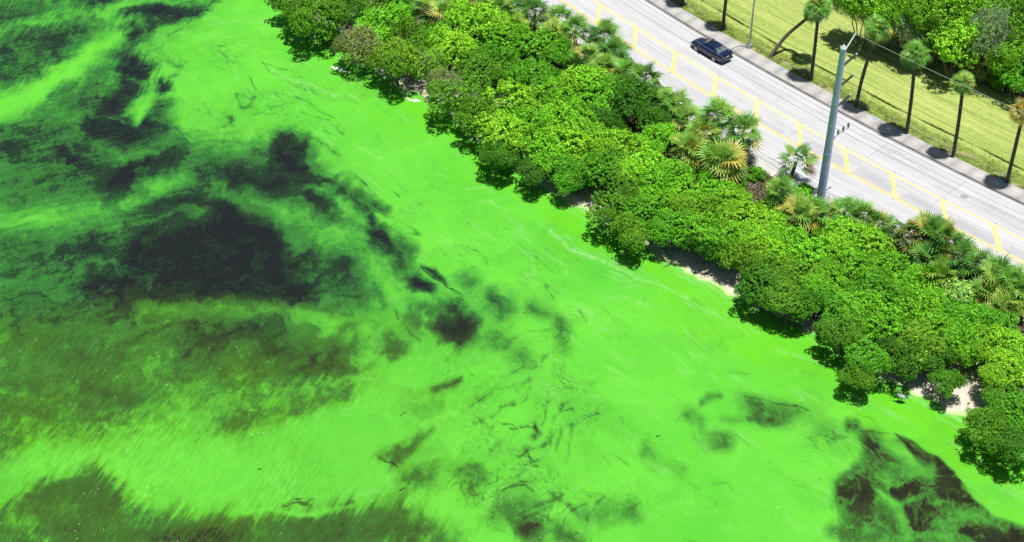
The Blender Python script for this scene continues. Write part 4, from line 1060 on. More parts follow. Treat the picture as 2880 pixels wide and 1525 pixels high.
# the thicket: survey position of the crown, radius (survey units), kind, tone, label
BUSH = [
 (735, 2, 50, 'm', 'deep', 'dark mangrove at the top edge of the picture, first along the shore'),
 (794, 42, 72, 'm', 'olive', 'round olive mangrove overhanging the water near the top edge'),
 (868, 20, 52, 'm', 'deep', 'shadowed dark mangrove behind the round olive mangrove at the top'),
 (925, 5, 48, 'm', 'olive', 'olive bush on the top edge left of the topmost fan palms'),
 (905, 112, 58, 'y', 'dull', 'grey twiggy mangrove beside the white foam streak'),
 (960, 62, 56, 'b', 'bright', 'bright green bush just behind the grey twiggy mangrove'),
 (1010, 20, 50, 'b', 'mid', 'mid green bush on the top edge left of the topmost fan palms'),
 (1006, 150, 66, 'm', 'gold', 'golden olive mangrove on the shore left of the rock ledge'),
 (1040, 88, 54, 'm', 'olive', 'small olive bush with bare twigs inland of the golden mangrove'),
 (1075, 160, 46, 'y', 'gold', 'thin golden bush with bare sand showing beside it above the rock ledge'),
 (1090, 105, 48, 'b', 'mid', 'mid green bush below the topmost fan palms'),
 (1140, 122, 60, 'b', 'lime', 'lime green rounded bush above the rock ledge'),
 (1210, 62, 66, 'b', 'lime', 'largest lime green bush below the row of topmost fan palms'),
 (1275, 95, 52, 'b', 'bright', 'bright bush between lime crown and the fan palms by the road'),
 (1120, 205, 42, 'y', 'dull', 'half bare grey mangrove right behind the rock ledge'),
 (1150, 250, 64, 'y', 'olive', 'open dark mangrove with bare twigs right of the rock ledge'),
 (1205, 185, 60, 'm', 'olive', 'olive bush inland of the open dark mangrove'),
 (1265, 152, 52, 'b', 'mid', 'mid green bush next to lime crown, inland of the rocks'),
 (1203, 296, 56, 'm', 'olive', 'low olive mangrove on the shore, second right of the rock ledge'),
 (1283, 252, 70, 'b', 'lime', 'broad lime bush in mid thicket below the two dark shade pockets'),
 (1348, 117, 58, 'b', 'bright', 'bright bush behind the fan palms nearest the topmost hatch bar'),
 (1345, 190, 56, 'm', 'mid', 'mid green bush beside the dark shade pocket in the upper thicket'),
 (1262, 335, 66, 'b', 'lime', 'yellow green dome shaped bush above the shadowed shore notch'),
 (1256, 386, 50, 'm', 'deep', 'dark shore mangrove beneath the yellow green dome bush'),
 (1404, 136, 42, 'b', 'mid', 'small bush between fan palms at the upper roadside'),
 (1385, 243, 58, 'b', 'bright', 'bright bush in the middle of the upper thicket'),
 (1460, 207, 60, 'b', 'lime', 'lime bush under the dark fan palms opposite the car'),
 (1506, 250, 62, 'b', 'bright', 'bright leafy bush below the dark fan palms opposite the car'),
 (1345, 318, 58, 'b', 'bright', 'bright bush right of the yellow green dome bush'),
 (1409, 304, 62, 'b', 'bright', 'full bright bush at the centre of the upper thicket'),
 (1371, 382, 62, 'b', 'bright', 'bright shore bush with a shadowed foot, right of the notch'),
 (1336, 431, 40, 'm', 'deep', 'small dark mangrove dipping into the algae left of first sand patch'),
 (1398, 450, 50, 'm', 'mid', 'mid green mangrove leaning over the algae by first sand patch'),
 (1440, 367, 66, 'b', 'lime', 'lime bush with a flat lit top in mid thicket'),
 (1480, 312, 54, 'b', 'bright', 'bright bush left of the deep shade under the roadside tree'),
 (1523, 300, 50, 'm', 'deep', 'dark bush beneath the dark roadside tree'),
 (1556, 372, 66, 'b', 'lime', 'lime bush below the dark roadside tree'),
 (1498, 442, 62, 'b', 'mid', 'mid green shore bush just inland of first sand patch'),
 (1440, 440, 46, 'm', 'mid', 'low mid green bush at the shore above first sand patch'),
 (1547, 415, 58, 'm', 'gold', 'golden olive bush in the centre of the thicket'),
 (1620, 427, 62, 'b', 'lime', 'lime bush left of the big fan palm clump'),
 (1655, 350, 50, 'b', 'bright', 'bright bush between the dark roadside tree and the big fan palm clump'),
 (1693, 440, 58, 'b', 'bright', 'bright bush at the foot of the big fan palm clump'),
 (1578, 478, 54, 'm', 'olive', 'olive bush in the centre, below the golden olive bush'),
 (1641, 472, 58, 'b', 'bright', 'bright bush two left of the yellow fronded palm'),
 (1538, 531, 56, 'm', 'olive', 'round olive mangrove right of first sand patch at the water'),
 (1586, 576, 54, 'm', 'olive', 'olive shore mangrove above the start of the long sand strip'),
 (1610, 535, 58, 'b', 'mid', 'mid green bush behind two olive shore mangroves'),
 (1672, 520, 58, 'b', 'bright', 'bright bush at the very middle of the thicket'),
 (1725, 488, 56, 'b', 'bright', 'bright bush below the yellow fronded palm'),
 (1758, 540, 56, 'm', 'gold', 'golden olive bush below and right of the yellow fronded palm'),
 (1795, 480, 46, 'b', 'bright', 'bright low bush left of the bare sandy slope'),
 (1830, 515, 58, 'b', 'lime', 'lime bush just below the bare sandy slope'),
 (1872, 560, 60, 'b', 'lime', 'lime bush below the lone small palm'),
 (1924, 567, 52, 'b', 'lime', 'yellow green bush left of the low fan palms at the utility pole'),
 (1693, 590, 58, 'b', 'mid', 'mid green bush above the long sand strip'),
 (1656, 604, 46, 'm', 'mid', 'low mangrove with twigs at the start of the long sand strip'),
 (1755, 588, 62, 'b', 'bright', 'tall bright bush with a dark hollow beneath it on the long sand strip'),
 (1753, 633, 50, 'm', 'deep', 'dark bush in the hollow on the long sand strip'),
 (1767, 600, 40, 'm', 'olive', 'small olive bush on the flank of the tall bright bush by the sand strip'),
 (1840, 600, 60, 'b', 'bright', 'bright bush in line below the lone small palm, mid thicket'),
 (1850, 660, 58, 'm', 'gold', 'golden mangrove at the lower end of the long sand strip'),
 (1913, 625, 60, 'b', 'lime', 'lime bush below the low fan palms at the utility pole'),
 (1986, 612, 58, 'b', 'bright', 'bright bush directly under the low fan palms right of the utility pole'),
 (1943, 687, 58, 'm', 'olive', 'olive bush behind the shaded sand right of the golden mangrove'),
 (1913, 726, 54, 'm', 'deep', 'dark shore mangrove over the shaded sand'),
 (2041, 648, 60, 'b', 'bright', 'bright bush below the second low fan palm clump'),
 (2023, 690, 56, 'm', 'gold', 'golden tinted bush in the lower middle of the thicket'),
 (2122, 605, 62, 'b', 'lime', 'lime bush with lit top below the papaya sapling row of fan palms'),
 (2190, 620, 58, 'b', 'lime', 'lime bush just left of the papaya sapling'),
 (2149, 678, 60, 'b', 'bright', 'bright bush below and left of the papaya sapling'),
 (2230, 678, 58, 'b', 'bright', 'bright bush below the papaya sapling'),
 (2085, 715, 58, 'b', 'bright', 'leafy bright bush in lower thicket, inland of the dark shore mangroves'),
 (1985, 755, 58, 'm', 'olive', 'olive bush behind the dark shore mangroves in the lower thicket'),
 (1982, 780, 52, 'm', 'deep', 'dark shore mangrove left of the small sand gap'),
 (2035, 765, 54, 'm', 'mid', 'mid green bush behind the small sand gap'),
 (2190, 730, 60, 'b', 'mid', 'mid green bush in lower thicket left of the dark roadside palms'),
 (2257, 728, 50, 'b', 'bright', 'bright bush at the left foot of the dark roadside palms'),
 (2149, 775, 60, 'b', 'bright', 'bright wide bush in lower thicket above the heron cove'),
 (2325, 705, 46, 'b', 'bright', 'bright bush tucked under the dark roadside palms'),
 (2230, 775, 60, 'b', 'bright', 'bright bush in lower thicket two inland of the heron'),
 (2339, 768, 56, 'b', 'bright', 'bright bush below the dark roadside palms'),
 (2420, 741, 50, 'r', 'pale', 'pale bush with large round leaves among the roadside palms'),
 (2433, 785, 46, 'r', 'mid', 'round leaved bush below the pale large leaved bush'),
 (2098, 800, 58, 'm', 'mid', 'mid green bush behind the shore right of the small sand gap'),
 (2120, 838, 58, 'm', 'olive', 'olive shore mangrove right of the small sand gap'),
 (2228, 832, 62, 'b', 'mid', 'mid green bush inland of the heron'),
 (2176, 897, 56, 'm', 'mid', 'mid green shore mangrove upshore of the heron'),
 (2155, 945, 38, 'm', 'olive', 'small olive mangrove spray over the algae upshore of the heron'),
 (2256, 922, 58, 'm', 'deep', 'dark mangrove casting shade right behind the heron'),
 (2285, 885, 60, 'm', 'gold', 'golden topped bush behind the heron and the white sand beach'),
 (2343, 835, 60, 'b', 'bright', 'bright bush inland of the white sand beach'),
 (2400, 830, 60, 'b', 'mid', 'mid green bush inland of the lone beach bush'),
 (2345, 889, 52, 'm', 'deep', 'dark bush at the back of the shaded sand behind the beach'),
 (2425, 862, 58, 'b', 'bright', 'bright bush at the back of the white sand beach'),
 (2487, 865, 58, 'b', 'lime', 'lime bush near the right edge inland of the beach'),
 (2378, 958, 38, 'm', 'mid', 'lone small mangrove standing on the white sand beach'),
 (2500, 815, 50, 'm', 'mid', 'mid green bush near the right edge below the last fan palms'),
 (2559, 885, 55, 'b', 'lime', 'lime bush on the right edge inland of the beach'),
 (2530, 938, 56, 'b', 'lime', 'sunlit lime bush above the right end of the beach'),
 (2528, 1003, 50, 'm', 'olive', 'olive mangrove standing at the right end of the white beach'),
 (2479, 1076, 54, 'm', 'olive', 'low olive mangrove reaching over the water below the beach'),
 (2550, 1035, 56, 'm', 'mid', 'mid green mangrove on the right edge below the beach'),
 (2552, 1116, 52, 'm', 'deep', 'lowest dark mangrove at the right edge of the picture'),
]
G_BUSH = 'bushes of the thicket between road and lagoon'
for i, (x, y, r, kind, tone, label) in enumerate(BUSH):
    R = r * SURVEY / (F_PX / math.hypot(*(ground([(x, y)], 0)[0]), CAM_H)) * 1.0
    top = 1.3 + R * .62                                        # middle of the crown over the road level datum
    zc = max(-1.3 + R * .62, min(1.9, top - 1.25))
    P = ground([(x, y)], zc)[0]
    u_, t_ = to_ut(np.array([P]))
    zc = zc + .35 * float(np.clip((t_[0] + 16) / 9, 0, 1))
    P = ground([(x, y)], zc)[0]
    u_, t_ = (float(v[0]) for v in to_ut(np.array([P])))
    sh_ = float(np.interp(u_, SHORE[:, 0], SHORE[:, 1]))
    if 'lone' not in label and any(a <= u_ <= b for a, b in ((-2.5, 3), (8, 19), (24, 28), (33.5, 43))) and t_ < sh_ + R * 1.0 + .4:
        P = ut(np.array(u_), np.array(min(t_ + 1.5, sh_ + R * 1.0 + .4)))      # open sand between these crowns and the water
    plant('mangrove_bush' if kind in 'my' else 'leafy_bush', 'bush', label, G_BUSH, P, zc, R * 1.05, kind, tone, 1000 + i, .92)

# the woodland on the far side of the lawn
WOOD = [
 (2181, 14, 66, 'f', 'wood', 5.0, 'broad green tree at the left end of the woodland edge, top of the picture'),
 (2238, 55, 46, 'f', 'mid', 3.4, 'low shaded tree behind the palm whose trunk passes the pole arms'),
 (2270, 18, 60, 'f', 'wood', 5.0, 'light green tree on the top edge between two palm crowns'),
 (2300, 78, 48, 'g', 'grey', 4.0, 'grey half bare tree right above the palm second from the pole'),
 (2372, 45, 74, 'f', 'wood', 5.6, 'largest bright green tree of the woodland edge'),
 (2412, 112, 62, 'f', 'lime', 4.4, 'bright green tree hanging over the lawn, lowest branches lit'),
 (2345, 105, 40, 'f', 'mid', 3.0, 'low bushy tree left of the bright overhanging tree'),
 (2450, 40, 60, 'f', 'wood', 5.2, 'tall green tree behind the grey wispy tree'),
 (2492, 92, 62, 'g', 'grey', 5.4, 'grey green wispy tree with its thin trunk in view'),
 (2540, 45, 60, 'f', 'olive', 5.2, 'olive tree below the yellow fan palm in the corner'),
 (2556, 95, 54, 'f', 'olive', 4.6, 'olive tree on the right edge beside the wispy tree'),
 (2548, 145, 50, 'f', 'wood', 3.8, 'bright tree on the right edge above the leaf litter'),
 (2572, 195, 44, 'f', 'mid', 3.0, 'lowest woodland tree on the right edge near the orange palm'),
 (2478, 160, 40, 'm', 'dull', 2.0, 'dull low shrub at the foot of the wispy tree'),
 (2520, 200, 30, 'm', 'olive', 1.2, 'small olive shrub on the leaf litter at the right edge'),
]
for i, (x, y, r, kind, tone, zc, label) in enumerate(WOOD):
    R = r * SURVEY / (F_PX / math.hypot(*(ground([(x, y)], 0)[0]), CAM_H))
    P = ground([(x, y)], zc)[0]
    plant('woodland_tree' if kind in 'fg' else 'woodland_shrub', 'tree' if kind in 'fg' else 'shrub', label, 'trees of the woodland beyond the lawn', P, zc, R, kind, tone, 3000 + i, 1.0 if kind != 'g' else 1.25)
# the wood goes on behind them
back = MB()
rb = np.random.default_rng(5)
Vs, Ts = [], []
for k in range(26):
    u_ = -6 + k * 1.6 + rb.uniform(-1, 1); t_ = 30 + rb.uniform(0, 12); c = ut(np.array(u_), np.array(t_)); zc = rb.uniform(3.5, 6); R = rb.uniform(2.6, 3.8)
    n = 900; d = rb.normal(size=(n, 3)); d[:, 2] = np.abs(d[:, 2]) * .9 - .25; d /= np.linalg.norm(d, axis=1, keepdims=True)
    C = np.array([c[0], c[1], zc]) + d * R * rb.uniform(.7, 1.08, (n, 1)); Nn = d + np.array([0, 0, .6]) + rb.normal(0, .3, d.shape); Nn /= np.linalg.norm(Nn, axis=1, keepdims=True)
    Vs.append(leaf_quads(C, Nn, .42, rb)); Ts.append(np.clip(rb.normal(.5, .18, n), 0, .9))
V = np.concatenate(Vs); me = np_mesh('far_wood', V, np.arange(len(V)).reshape(-1, 4), False, None, {'v': ('FLOAT', 'FACE', np.concatenate(Ts))}, M_LEAF)
o = link('far_wood', me); o.color = (.17, .34, .035, 1); tag(o, 'mass of woodland behind the first trees', None, None, 'stuff')

# the thicket goes on outside the picture at both ends
Vs, Ts = [], []
for a0, a1 in ((48.5, 78), (-84, -52)):
    for k in range(46):
        u_ = rb.uniform(a0, a1); t_ = rb.uniform(-19.5, -7.5); c = ut(np.array(u_), np.array(t_)); R = rb.uniform(1.7, 2.6); zc = rb.uniform(.2, 1.3) + (t_ + 20) * .04
        n = 1100; d = rb.normal(size=(n, 3)); d[:, 2] = d[:, 2] * .8 + .25; d /= np.linalg.norm(d, axis=1, keepdims=True)
        C = np.array([c[0], c[1], zc]) + d * R * rb.uniform(.6, 1.1, (n, 1)) * np.array([1, 1, .75]); Nn = d + np.array([0, 0, .6]) + rb.normal(0, .35, d.shape); Nn /= np.linalg.norm(Nn, axis=1, keepdims=True)
        Vs.append(leaf_quads(C, Nn, .20, rb)); Ts.append(np.clip(rb.normal(.5, .2, n), 0, .9))
V = np.concatenate(Vs); me = np_mesh('thicket', V, np.arange(len(V)).reshape(-1, 4), False, None, {'v': ('FLOAT', 'FACE', np.concatenate(Ts))}, M_LEAF)
o = link('thicket', me); o.color = (.20, .52, .024, 1); tag(o, 'the same thicket running on along the bank past both ends', None, None, 'stuff')

# low growth that fills the floor of the thicket
nU = 22000
uu = rng.uniform(-66, 76, nU); tt = rng.uniform(-21.5, -6.4, nU)
sh = np.interp(uu, SHORE[:, 0], SHORE[:, 1])
bare = ((uu > 8) & (uu < 14) & (tt > -9.5)) | ((uu > 9) & (uu < 22) & (tt < -18.6)) | ((uu > 32) & (uu < 43) & (tt < -16.4)) | ((uu > -27) & (uu < -21) & (tt < -18.5))
keep = (tt > sh + .9) & (~bare | (rng.random(nU) < .10)); uu, tt = uu[keep], tt[keep]
P = ut(uu, tt); z = land_z(uu, tt) + rng.uniform(.1, .9, len(uu)) ** 1.5
C = np.repeat(np.column_stack([P, z]), 4, 0) + rng.normal(0, .16, (len(uu) * 4, 3))
Nn = np.array([0, 0, .8]) + rng.normal(0, .5, C.shape); Nn /= np.linalg.norm(Nn, axis=1, keepdims=True)
V = leaf_quads(C, Nn, .22, rng)
me = np_mesh('undergrowth', V, np.arange(len(V)).reshape(-1, 4), False, None, {'v': ('FLOAT', 'FACE', np.clip(rng.normal(.45, .2, len(C)), 0, 1))}, M_FINE)
o = link('undergrowth', me); o.color = (.13, .24, .03, 1); tag(o, 'low growth and seedlings on the floor of the thicket', None, None, 'stuff')

# ------------------------------------------------------------------ fan palms
def frond_mesh(name, seed, petiole=.75, R=.62, n=22, span=118, fold=.20, droop=.30, mat=None):
    """one fan leaf: stalk along +X from the origin, then a folded fan of narrow blades"""
    rg = random.Random(seed); V = []; Fq = []; tint = []
    # stalk
    w = .018
    for k in range(3):
        x = petiole * k / 2; z = .06 * math.sin(math.pi * k / 2)
        V += [(x, -w, z), (x, w, z), (x, 0, z - w)]
    for k in range(2):
        for a, b in ((0, 1), (1, 2), (2, 0)):
            Fq.append((3 * k + a, 3 * k + b, 3 * k + 3 + b, 3 * k + 3 + a)); tint.append(.62)
    for i in range(n):
        a = math.radians(-span + 2 * span * (i + .5) / n + rg.uniform(-2, 2))
        L = R * (.74 + .30 * math.cos(a * .55)) * rg.uniform(.9, 1.08)
        ca, sa = math.cos(a), math.sin(a)
        hw = L * math.sin(math.radians(span / n)) * .50
        def pt(r, s):
            x = petiole - .04 + ca * r - sa * s; y = sa * r + ca * s
            z = abs(sa) * r * fold + .035 - droop * max(0, r / R - .45) ** 1.6 * R * 1.5 + abs(s) * .35
            return (x, y, z)
        b = len(V)
        V += [pt(.02, 0), pt(L * .5, -hw), pt(L * .5, hw), pt(L * .80, -hw * .55), pt(L * .80, hw * .55), pt(L, 0)]
        Fq += [(b, b + 1, b + 2, b + 2), (b + 1, b + 3, b + 4, b + 2), (b + 3, b + 5, b + 5, b + 4)]
        t = .5 + rg.uniform(-.18, .22); tint += [t, t, t + .1]
    me = bpy.data.meshes.new(name)
    me.from_pydata(V, [], [tuple(dict.fromkeys(f)) for f in Fq]); me.update()
    a = me.attributes.new('v', 'FLOAT', 'FACE'); a.data.foreach_set('value', [min(.85, max(0, t)) for t in tint])
    me.materials.append(mat); return me


FROND = [frond_mesh('frond', 10 + i, .62, .70, 16, 112, .22, .26 + .12 * i, M_FROND) for i in range(4)]
FROND_OLD = [frond_mesh('old_frond', 30 + i, .60, .58, 18, 95, .05, .9, M_FROND) for i in range(2)]
FROND_TALL = [frond_mesh('frond', 50 + i, .62, .74, 18, 100, .25, .62 + .2 * i, M_FROND) for i in range(3)]


def palm_trunk(pts, r0, r1, rings=26, n=10):
    mb = MB(); P = [Vector(p) for p in pts]
    ctr = []; rad = []
    rg = random.Random(len(pts) + int(pts[0][0] * 10))
    for k in range(rings + 1):
        f = k / rings * (len(P) - 1); i = min(int(f), len(P) - 2); g = f - i
        a = P[max(i - 1, 0)]; b = P[i]; c = P[i + 1]; d = P[min(i + 2, len(P) - 1)]
        ctr.append(.5 * ((2 * b) + (c - a) * g + (2 * a - 5 * b + 4 * c - d) * g * g + (3 * b - a - 3 * c + d) * g ** 3))
        base = 1.35 if k == 0 else (1.12 if k == 1 else 1)
        rad.append((r0 + (r1 - r0) * k / rings) * base * (1 + (.07 if k % 2 else -.05) + rg.uniform(-.03, .03)))
    mb.tube(ctr, rad, n)
    return mb


def fronds(root, top, n, scale, seed, lo=-.75, hi=1.25, meshes=FROND, tones=None, old=0, yellow=0.0, lean=(0, 0)):
    rg = random.Random(seed)
    for k in range(n):
        f = (k + .5) / n
        az = k * 2.39996 + rg.uniform(-.35, .35)
        el = hi + (lo - hi) * f ** .85 + rg.uniform(-.14, .14)
        dead = k >= n - old
        me = rg.choice(FROND_OLD if dead else meshes)
        o = link('frond', me, root); o.location = top
        o.rotation_euler = Euler((rg.uniform(-.5, .5), -el + lean[0] * math.cos(az) + lean[1] * math.sin(az), az), 'XYZ')
        s = scale * rg.uniform(.85, 1.12) * (.75 if f < .12 else 1); o.scale = (s, s, s)
        if dead: c = rg.choice([(.30, .24, .17), (.36, .31, .25), (.22, .15, .09)])
        elif rg.random() < yellow * f * 1.6: c = rg.choice([(.50, .42, .06), (.46, .32, .05), (.42, .44, .08), (.40, .42, .07)])
        else:
            c0 = rg.choice(tones or [(.085, .20, .025)]); j = rg.uniform(.8, 1.25); c = tuple(x * j for x in c0)
        o.color = c + (1,)


G_GREEN = [(.11, .31, .03), (.15, .36, .035), (.085, .24, .025), (.21, .38, .05)]
G_YG = [(.21, .37, .04), (.17, .35, .035), (.115, .29, .03), (.30, .42, .06)]
G_DARK = [(.06, .19, .02), (.085, .24, .025), (.05, .16, .017), (.13, .28, .035)]
# survey position of the heart, height of the heart over the ground, frond scale, number, tones, old, yellow, label
LOW = [
 (1072, 22, 2.3, 1.25, 20, G_YG, 3, .4, 'leftmost fan palm of the top row, with tan dead leaves under it'),
 (1118, 34, 2.4, 1.30, 22, G_YG, 4, .4, 'second fan palm of the top row, yellowish and ragged'),
 (1160, 14, 2.4, 1.25, 20, G_GREEN, 2, .3, 'third fan palm of the top row, on the top edge'),
 (1212, 12, 2.4, 1.25, 20, G_YG, 3, .4, 'fourth fan palm of the top row'),
 (1258, 28, 2.3, 1.25, 20, G_GREEN, 3, .3, 'fifth fan palm of the top row, with pale dead leaf'),
 (1302, 34, 2.3, 1.30, 22, G_GREEN, 2, .3, 'sixth fan palm of the top row, nearest the road'),
 (1296, 74, 2.0, 1.2, 18, G_YG, 2, .4, 'fan palm just below the end of the top row'),
 (1345, 40, 2.2, 1.3, 22, G_DARK, 2, .2, 'dark fan palm at the road edge by the topmost hatch bar'),
 (1405, 58, 2.2, 1.3, 22, G_GREEN, 2, .2, 'fan palm at the road edge, second below the top row'),
 (1447, 86, 2.2, 1.3, 22, G_GREEN, 2, .2, 'fan palm beside the pale dried leaf at the road edge'),
 (1385, 92, 1.9, 1.2, 18, G_YG, 3, .4, 'yellowish fan palm set back from the road edge in the upper thicket'),
 (1518, 104, 2.4, 1.35, 24, G_DARK, 1, .1, 'large dark fan palm crown bulging over the road opposite the car'),
 (1540, 140, 2.2, 1.3, 22, G_DARK, 1, .1, 'dark fan palm below the bulging one, opposite the car'),
 (1478, 152, 2.0, 1.3, 20, G_GREEN, 2, .2, 'fan palm set in from the road below the pale dried leaf'),
 (1520, 178, 2.0, 1.3, 20, G_YG, 3, .3, 'light fan palm with spread leaves below the dark pair'),
 (1575, 198, 2.2, 1.3, 22, G_GREEN, 2, .1, 'fan palm above the dark roadside tree, left one'),
 (1622, 208, 2.2, 1.35, 24, G_DARK, 2, .1, 'fan palm above the dark roadside tree, right one over the road'),
 (1672, 268, 2.0, 1.25, 20, G_GREEN, 2, .2, 'fan palm left of the big palm clump, lower one'),
 (1702, 282, 2.1, 1.3, 22, G_GREEN, 2, .2, 'fan palm joining the left of the big palm clump'),
 (1728, 310, 1.9, 1.25, 18, G_GREEN, 2, .3, 'small fan palm at the left foot of the big palm clump'),
 (1806, 306, 3.0, 1.45, 28, G_GREEN, 3, .15, 'tallest palm at the top of the big palm clump'),
 (1768, 345, 2.4, 1.4, 24, G_YG, 4, .4, 'middle left palm of the big clump, with dead leaves inside'),
 (1868, 342, 2.6, 1.4, 26, G_GREEN, 5, .6, 'right palm of the big clump, orange leaves hanging over the road'),
 (1735, 378, 2.2, 1.35, 22, G_YG, 3, .7, 'yellow leaved palm at the lower left of the big clump'),
 (1818, 412, 2.6, 1.7, 30, G_YG, 3, .5, 'front palm of the big clump, a full fan with yellow lower leaves'),
 (1962, 488, 1.4, 1.15, 18, G_GREEN, 1, .3, 'low fan palm left of the pole foot, below the lone small palm'),
 (2008, 543, 1.4, 1.35, 24, G_YG, 4, .4, 'broad low fan palm below the utility pole with tan leaves beneath'),
 (2048, 548, 1.3, 1.3, 22, G_GREEN, 3, .3, 'second low fan palm below and right of the utility pole'),
 (2122, 546, 1.3, 1.3, 22, G_GREEN, 2, .2, 'third low fan palm in the row right of the utility pole'),
 (2168, 556, 1.3, 1.25, 20, G_GREEN, 2, .2, 'fourth low fan palm in the row, nearer the papaya sapling'),
 (2208, 580, 1.2, 1.2, 20, G_DARK, 2, .6, 'last low fan palm of the row with a yellow leaf beside the papaya sapling'),
 (2298, 606, 1.9, 1.35, 22, [(.20, .22, .03), (.14, .2, .03), (.26, .2, .03)], 4, .8, 'orange tinged palm on the left of the dark roadside palms'),
 (2335, 598, 2.3, 1.45, 26, G_DARK, 1, .1, 'topmost palm of the dark roadside palms right of the papaya sapling'),
 (2372, 616, 2.2, 1.4, 24, G_DARK, 2, .3, 'dark palm at the right shoulder of the roadside clump over the road'),
 (2340, 652, 1.8, 1.35, 22, G_DARK, 2, .1, 'dark palm in the lower middle of the roadside clump'),
 (2408, 660, 1.9, 1.35, 22, G_DARK, 1, .1, 'dark palm along the road, first right of the roadside clump'),
 (2358, 698, 1.6, 1.3, 20, G_YG, 3, .4, 'light palm at the inner foot of the roadside clump'),
 (2460, 684, 1.9, 1.35, 22, G_DARK, 1, .2, 'dark palm along the road, second right of the roadside clump'),
 (2505, 706, 1.9, 1.35, 22, G_GREEN, 2, .2, 'palm along the road, third right of the roadside clump'),
 (2545, 728, 1.9, 1.35, 22, G_GREEN, 3, .3, 'palm along the road, fourth right of the roadside clump'),
 (2487, 744, 1.6, 1.3, 20, G_YG, 3, .5, 'yellowish palm one step in from the road near the right edge'),
 (2570, 752, 1.7, 1.3, 20, G_GREEN, 3, .3, 'palm cut by the right edge below the last road palms'),
 (2528, 780, 1.5, 1.3, 20, G_YG, 4, .6, 'ragged yellowing palm near the right edge with dead leaves'),
]
M_STUMP = plain('palm_boots', (.16, .125, .09), .95, 0, .4, 8, .15, 0, .5)
for i, (x, y, hz, sc, n, tones, old, yel, label) in enumerate(LOW):
    hz *= 1.1
    P = ground([(x, y)], hz - .45)[0]
    u_, t_ = to_ut(np.array([P])); z0 = float(land_z(u_, np.minimum(t_, -5.9))[0])
    root = empty('fan_palm', (P[0], P[1], z0), 0); tag(root, label, 'palm', 'fan palms on the water side of the road')
    mb = palm_trunk([(.1, .05, -.2), (.03, 0, hz * .45), (0, 0, hz)], .20, .15, 10, 8)
    mb.build('trunk', M_STUMP, root, True)
    fronds(root, (0, 0, hz), n, sc * 1.22, 500 + i, -.75, 1.3, FROND, tones, max(0, old - 1), yel * .4)

# the lone small palm on the verge
b = ground([(2221, 523)], -.05, 1.0)[0]
root = empty('fan_palm', (b[0], b[1], -.06)); tag(root, 'lone small palm with sparse separate leaves left of the utility pole', 'palm')
palm_trunk([(0, 0, -.2), (.05, .05, .9), (.30, .12, 2.55)], .21, .16, 14, 8).build('trunk', M_PALMBARK, root, True)
rg = random.Random(3)
for k in range(15):
    o = link('frond', rg.choice(FROND), root); az = k * 2.4; el = .95 - 1.5 * (k / 14)
    o.location = (.30, .12, 2.6); o.rotation_euler = (rg.uniform(-.6, .6), -el, az); s = rg.uniform(1.35, 1.6); o.scale = (s * 1.25, s * .72, s)
    c = rg.choice(G_YG[:3] + G_DARK); o.color = (c + (1,)) if k < 13 else (.2, .12, .08, 1)

# the row of tall palms on the lawn edge: foot, lean of the head (m along the road, m inland), height, crown
TALL = [
 ((1919, 13.6), (.1, .1), 8.4, 1.0, G_DARK, 'tall palm on the lawn edge, trunk foot cut by the top edge of the picture'),
 ((2032.7, 81.6), (.0, .2), 8.4, 1.0, G_DARK, 'tall palm with only its dark straight trunk in view, left of the lamp post'),
 ((2280.5, 225), (-.4, .2), 8.1, 1.16, G_GREEN, 'tall upright palm right of the curved leaning trunk'),
 ((2407, 301), (.8, .45), 9.0, 1.12, G_GREEN, 'tall palm with tilted trunk passing behind the arms of the utility pole'),
 ((2549, 376), (-.5, -.15), 8.6, 1.14, G_GREEN, 'tall upright palm, first to the right of the utility pole arms and tilted palm'),
 ((2679.5, 442), (-.45, -.1), 8.1, .92, G_YG, 'small crowned tall palm, second from the right edge'),
 ((2831.8, 512.8), (.15, -.3), 7.9, 1.05, [(.42, .24, .035), (.34, .26, .04), (.22, .22, .035), (.46, .30, .05)], 'tall palm with orange brown crown at the right edge'),
]
for i, (f, (la, li), h, sc, tones, label) in enumerate(TALL):
    b = ground([f], .1, 1.0)[0]; u_, t_ = to_ut(np.array([b])); a = road_angle(float(u_[0]))
    dx = la * math.cos(a) - li * math.sin(a); dy = la * math.sin(a) + li * math.cos(a)
    root = empty('tall_palm', (b[0], b[1], .1)); tag(root, label, 'palm', 'tall palms in a row on the lawn edge')
    palm_trunk([(0, 0, -.25), (dx * .15, dy * .15, h * .33), (dx * .55, dy * .55, h * .7), (dx, dy, h)], .185, .150, 40, 10).build('trunk', M_PALMBARK, root, True)
    fronds(root, (dx, dy, h + .05), 46, sc, 900 + i, -.95, 1.35, FROND_TALL, tones, 3, .10 if i < 6 else .5)
# the palm with the curved leaning trunk
b = ground([(2163.6, 161)], .1, 1.0)[0]
root = empty('leaning_palm', (b[0], b[1], .1)); tag(root, 'palm with long curved trunk leaning to the right across the lawn', 'palm', 'tall palms in a row on the lawn edge')
q = [np.array([*ground([p], z, 1.0)[0], z]) - np.array([b[0], b[1], .1]) for p, z in (((2206, 107), 1.7), ((2240, 76), 2.9), ((2272, 50), 4.6), ((2290, 36), 5.7))]
palm_trunk([(0, 0, -.2)] + [tuple(v) for v in q], .185, .16, 30, 10).build('trunk', M_PALMBARK, root, True)
fronds(root, tuple(q[-1] + np.array([.05, 0, .1])), 40, 1.0, 977, -.95, 1.2, FROND_TALL, G_DARK, 3, .1)
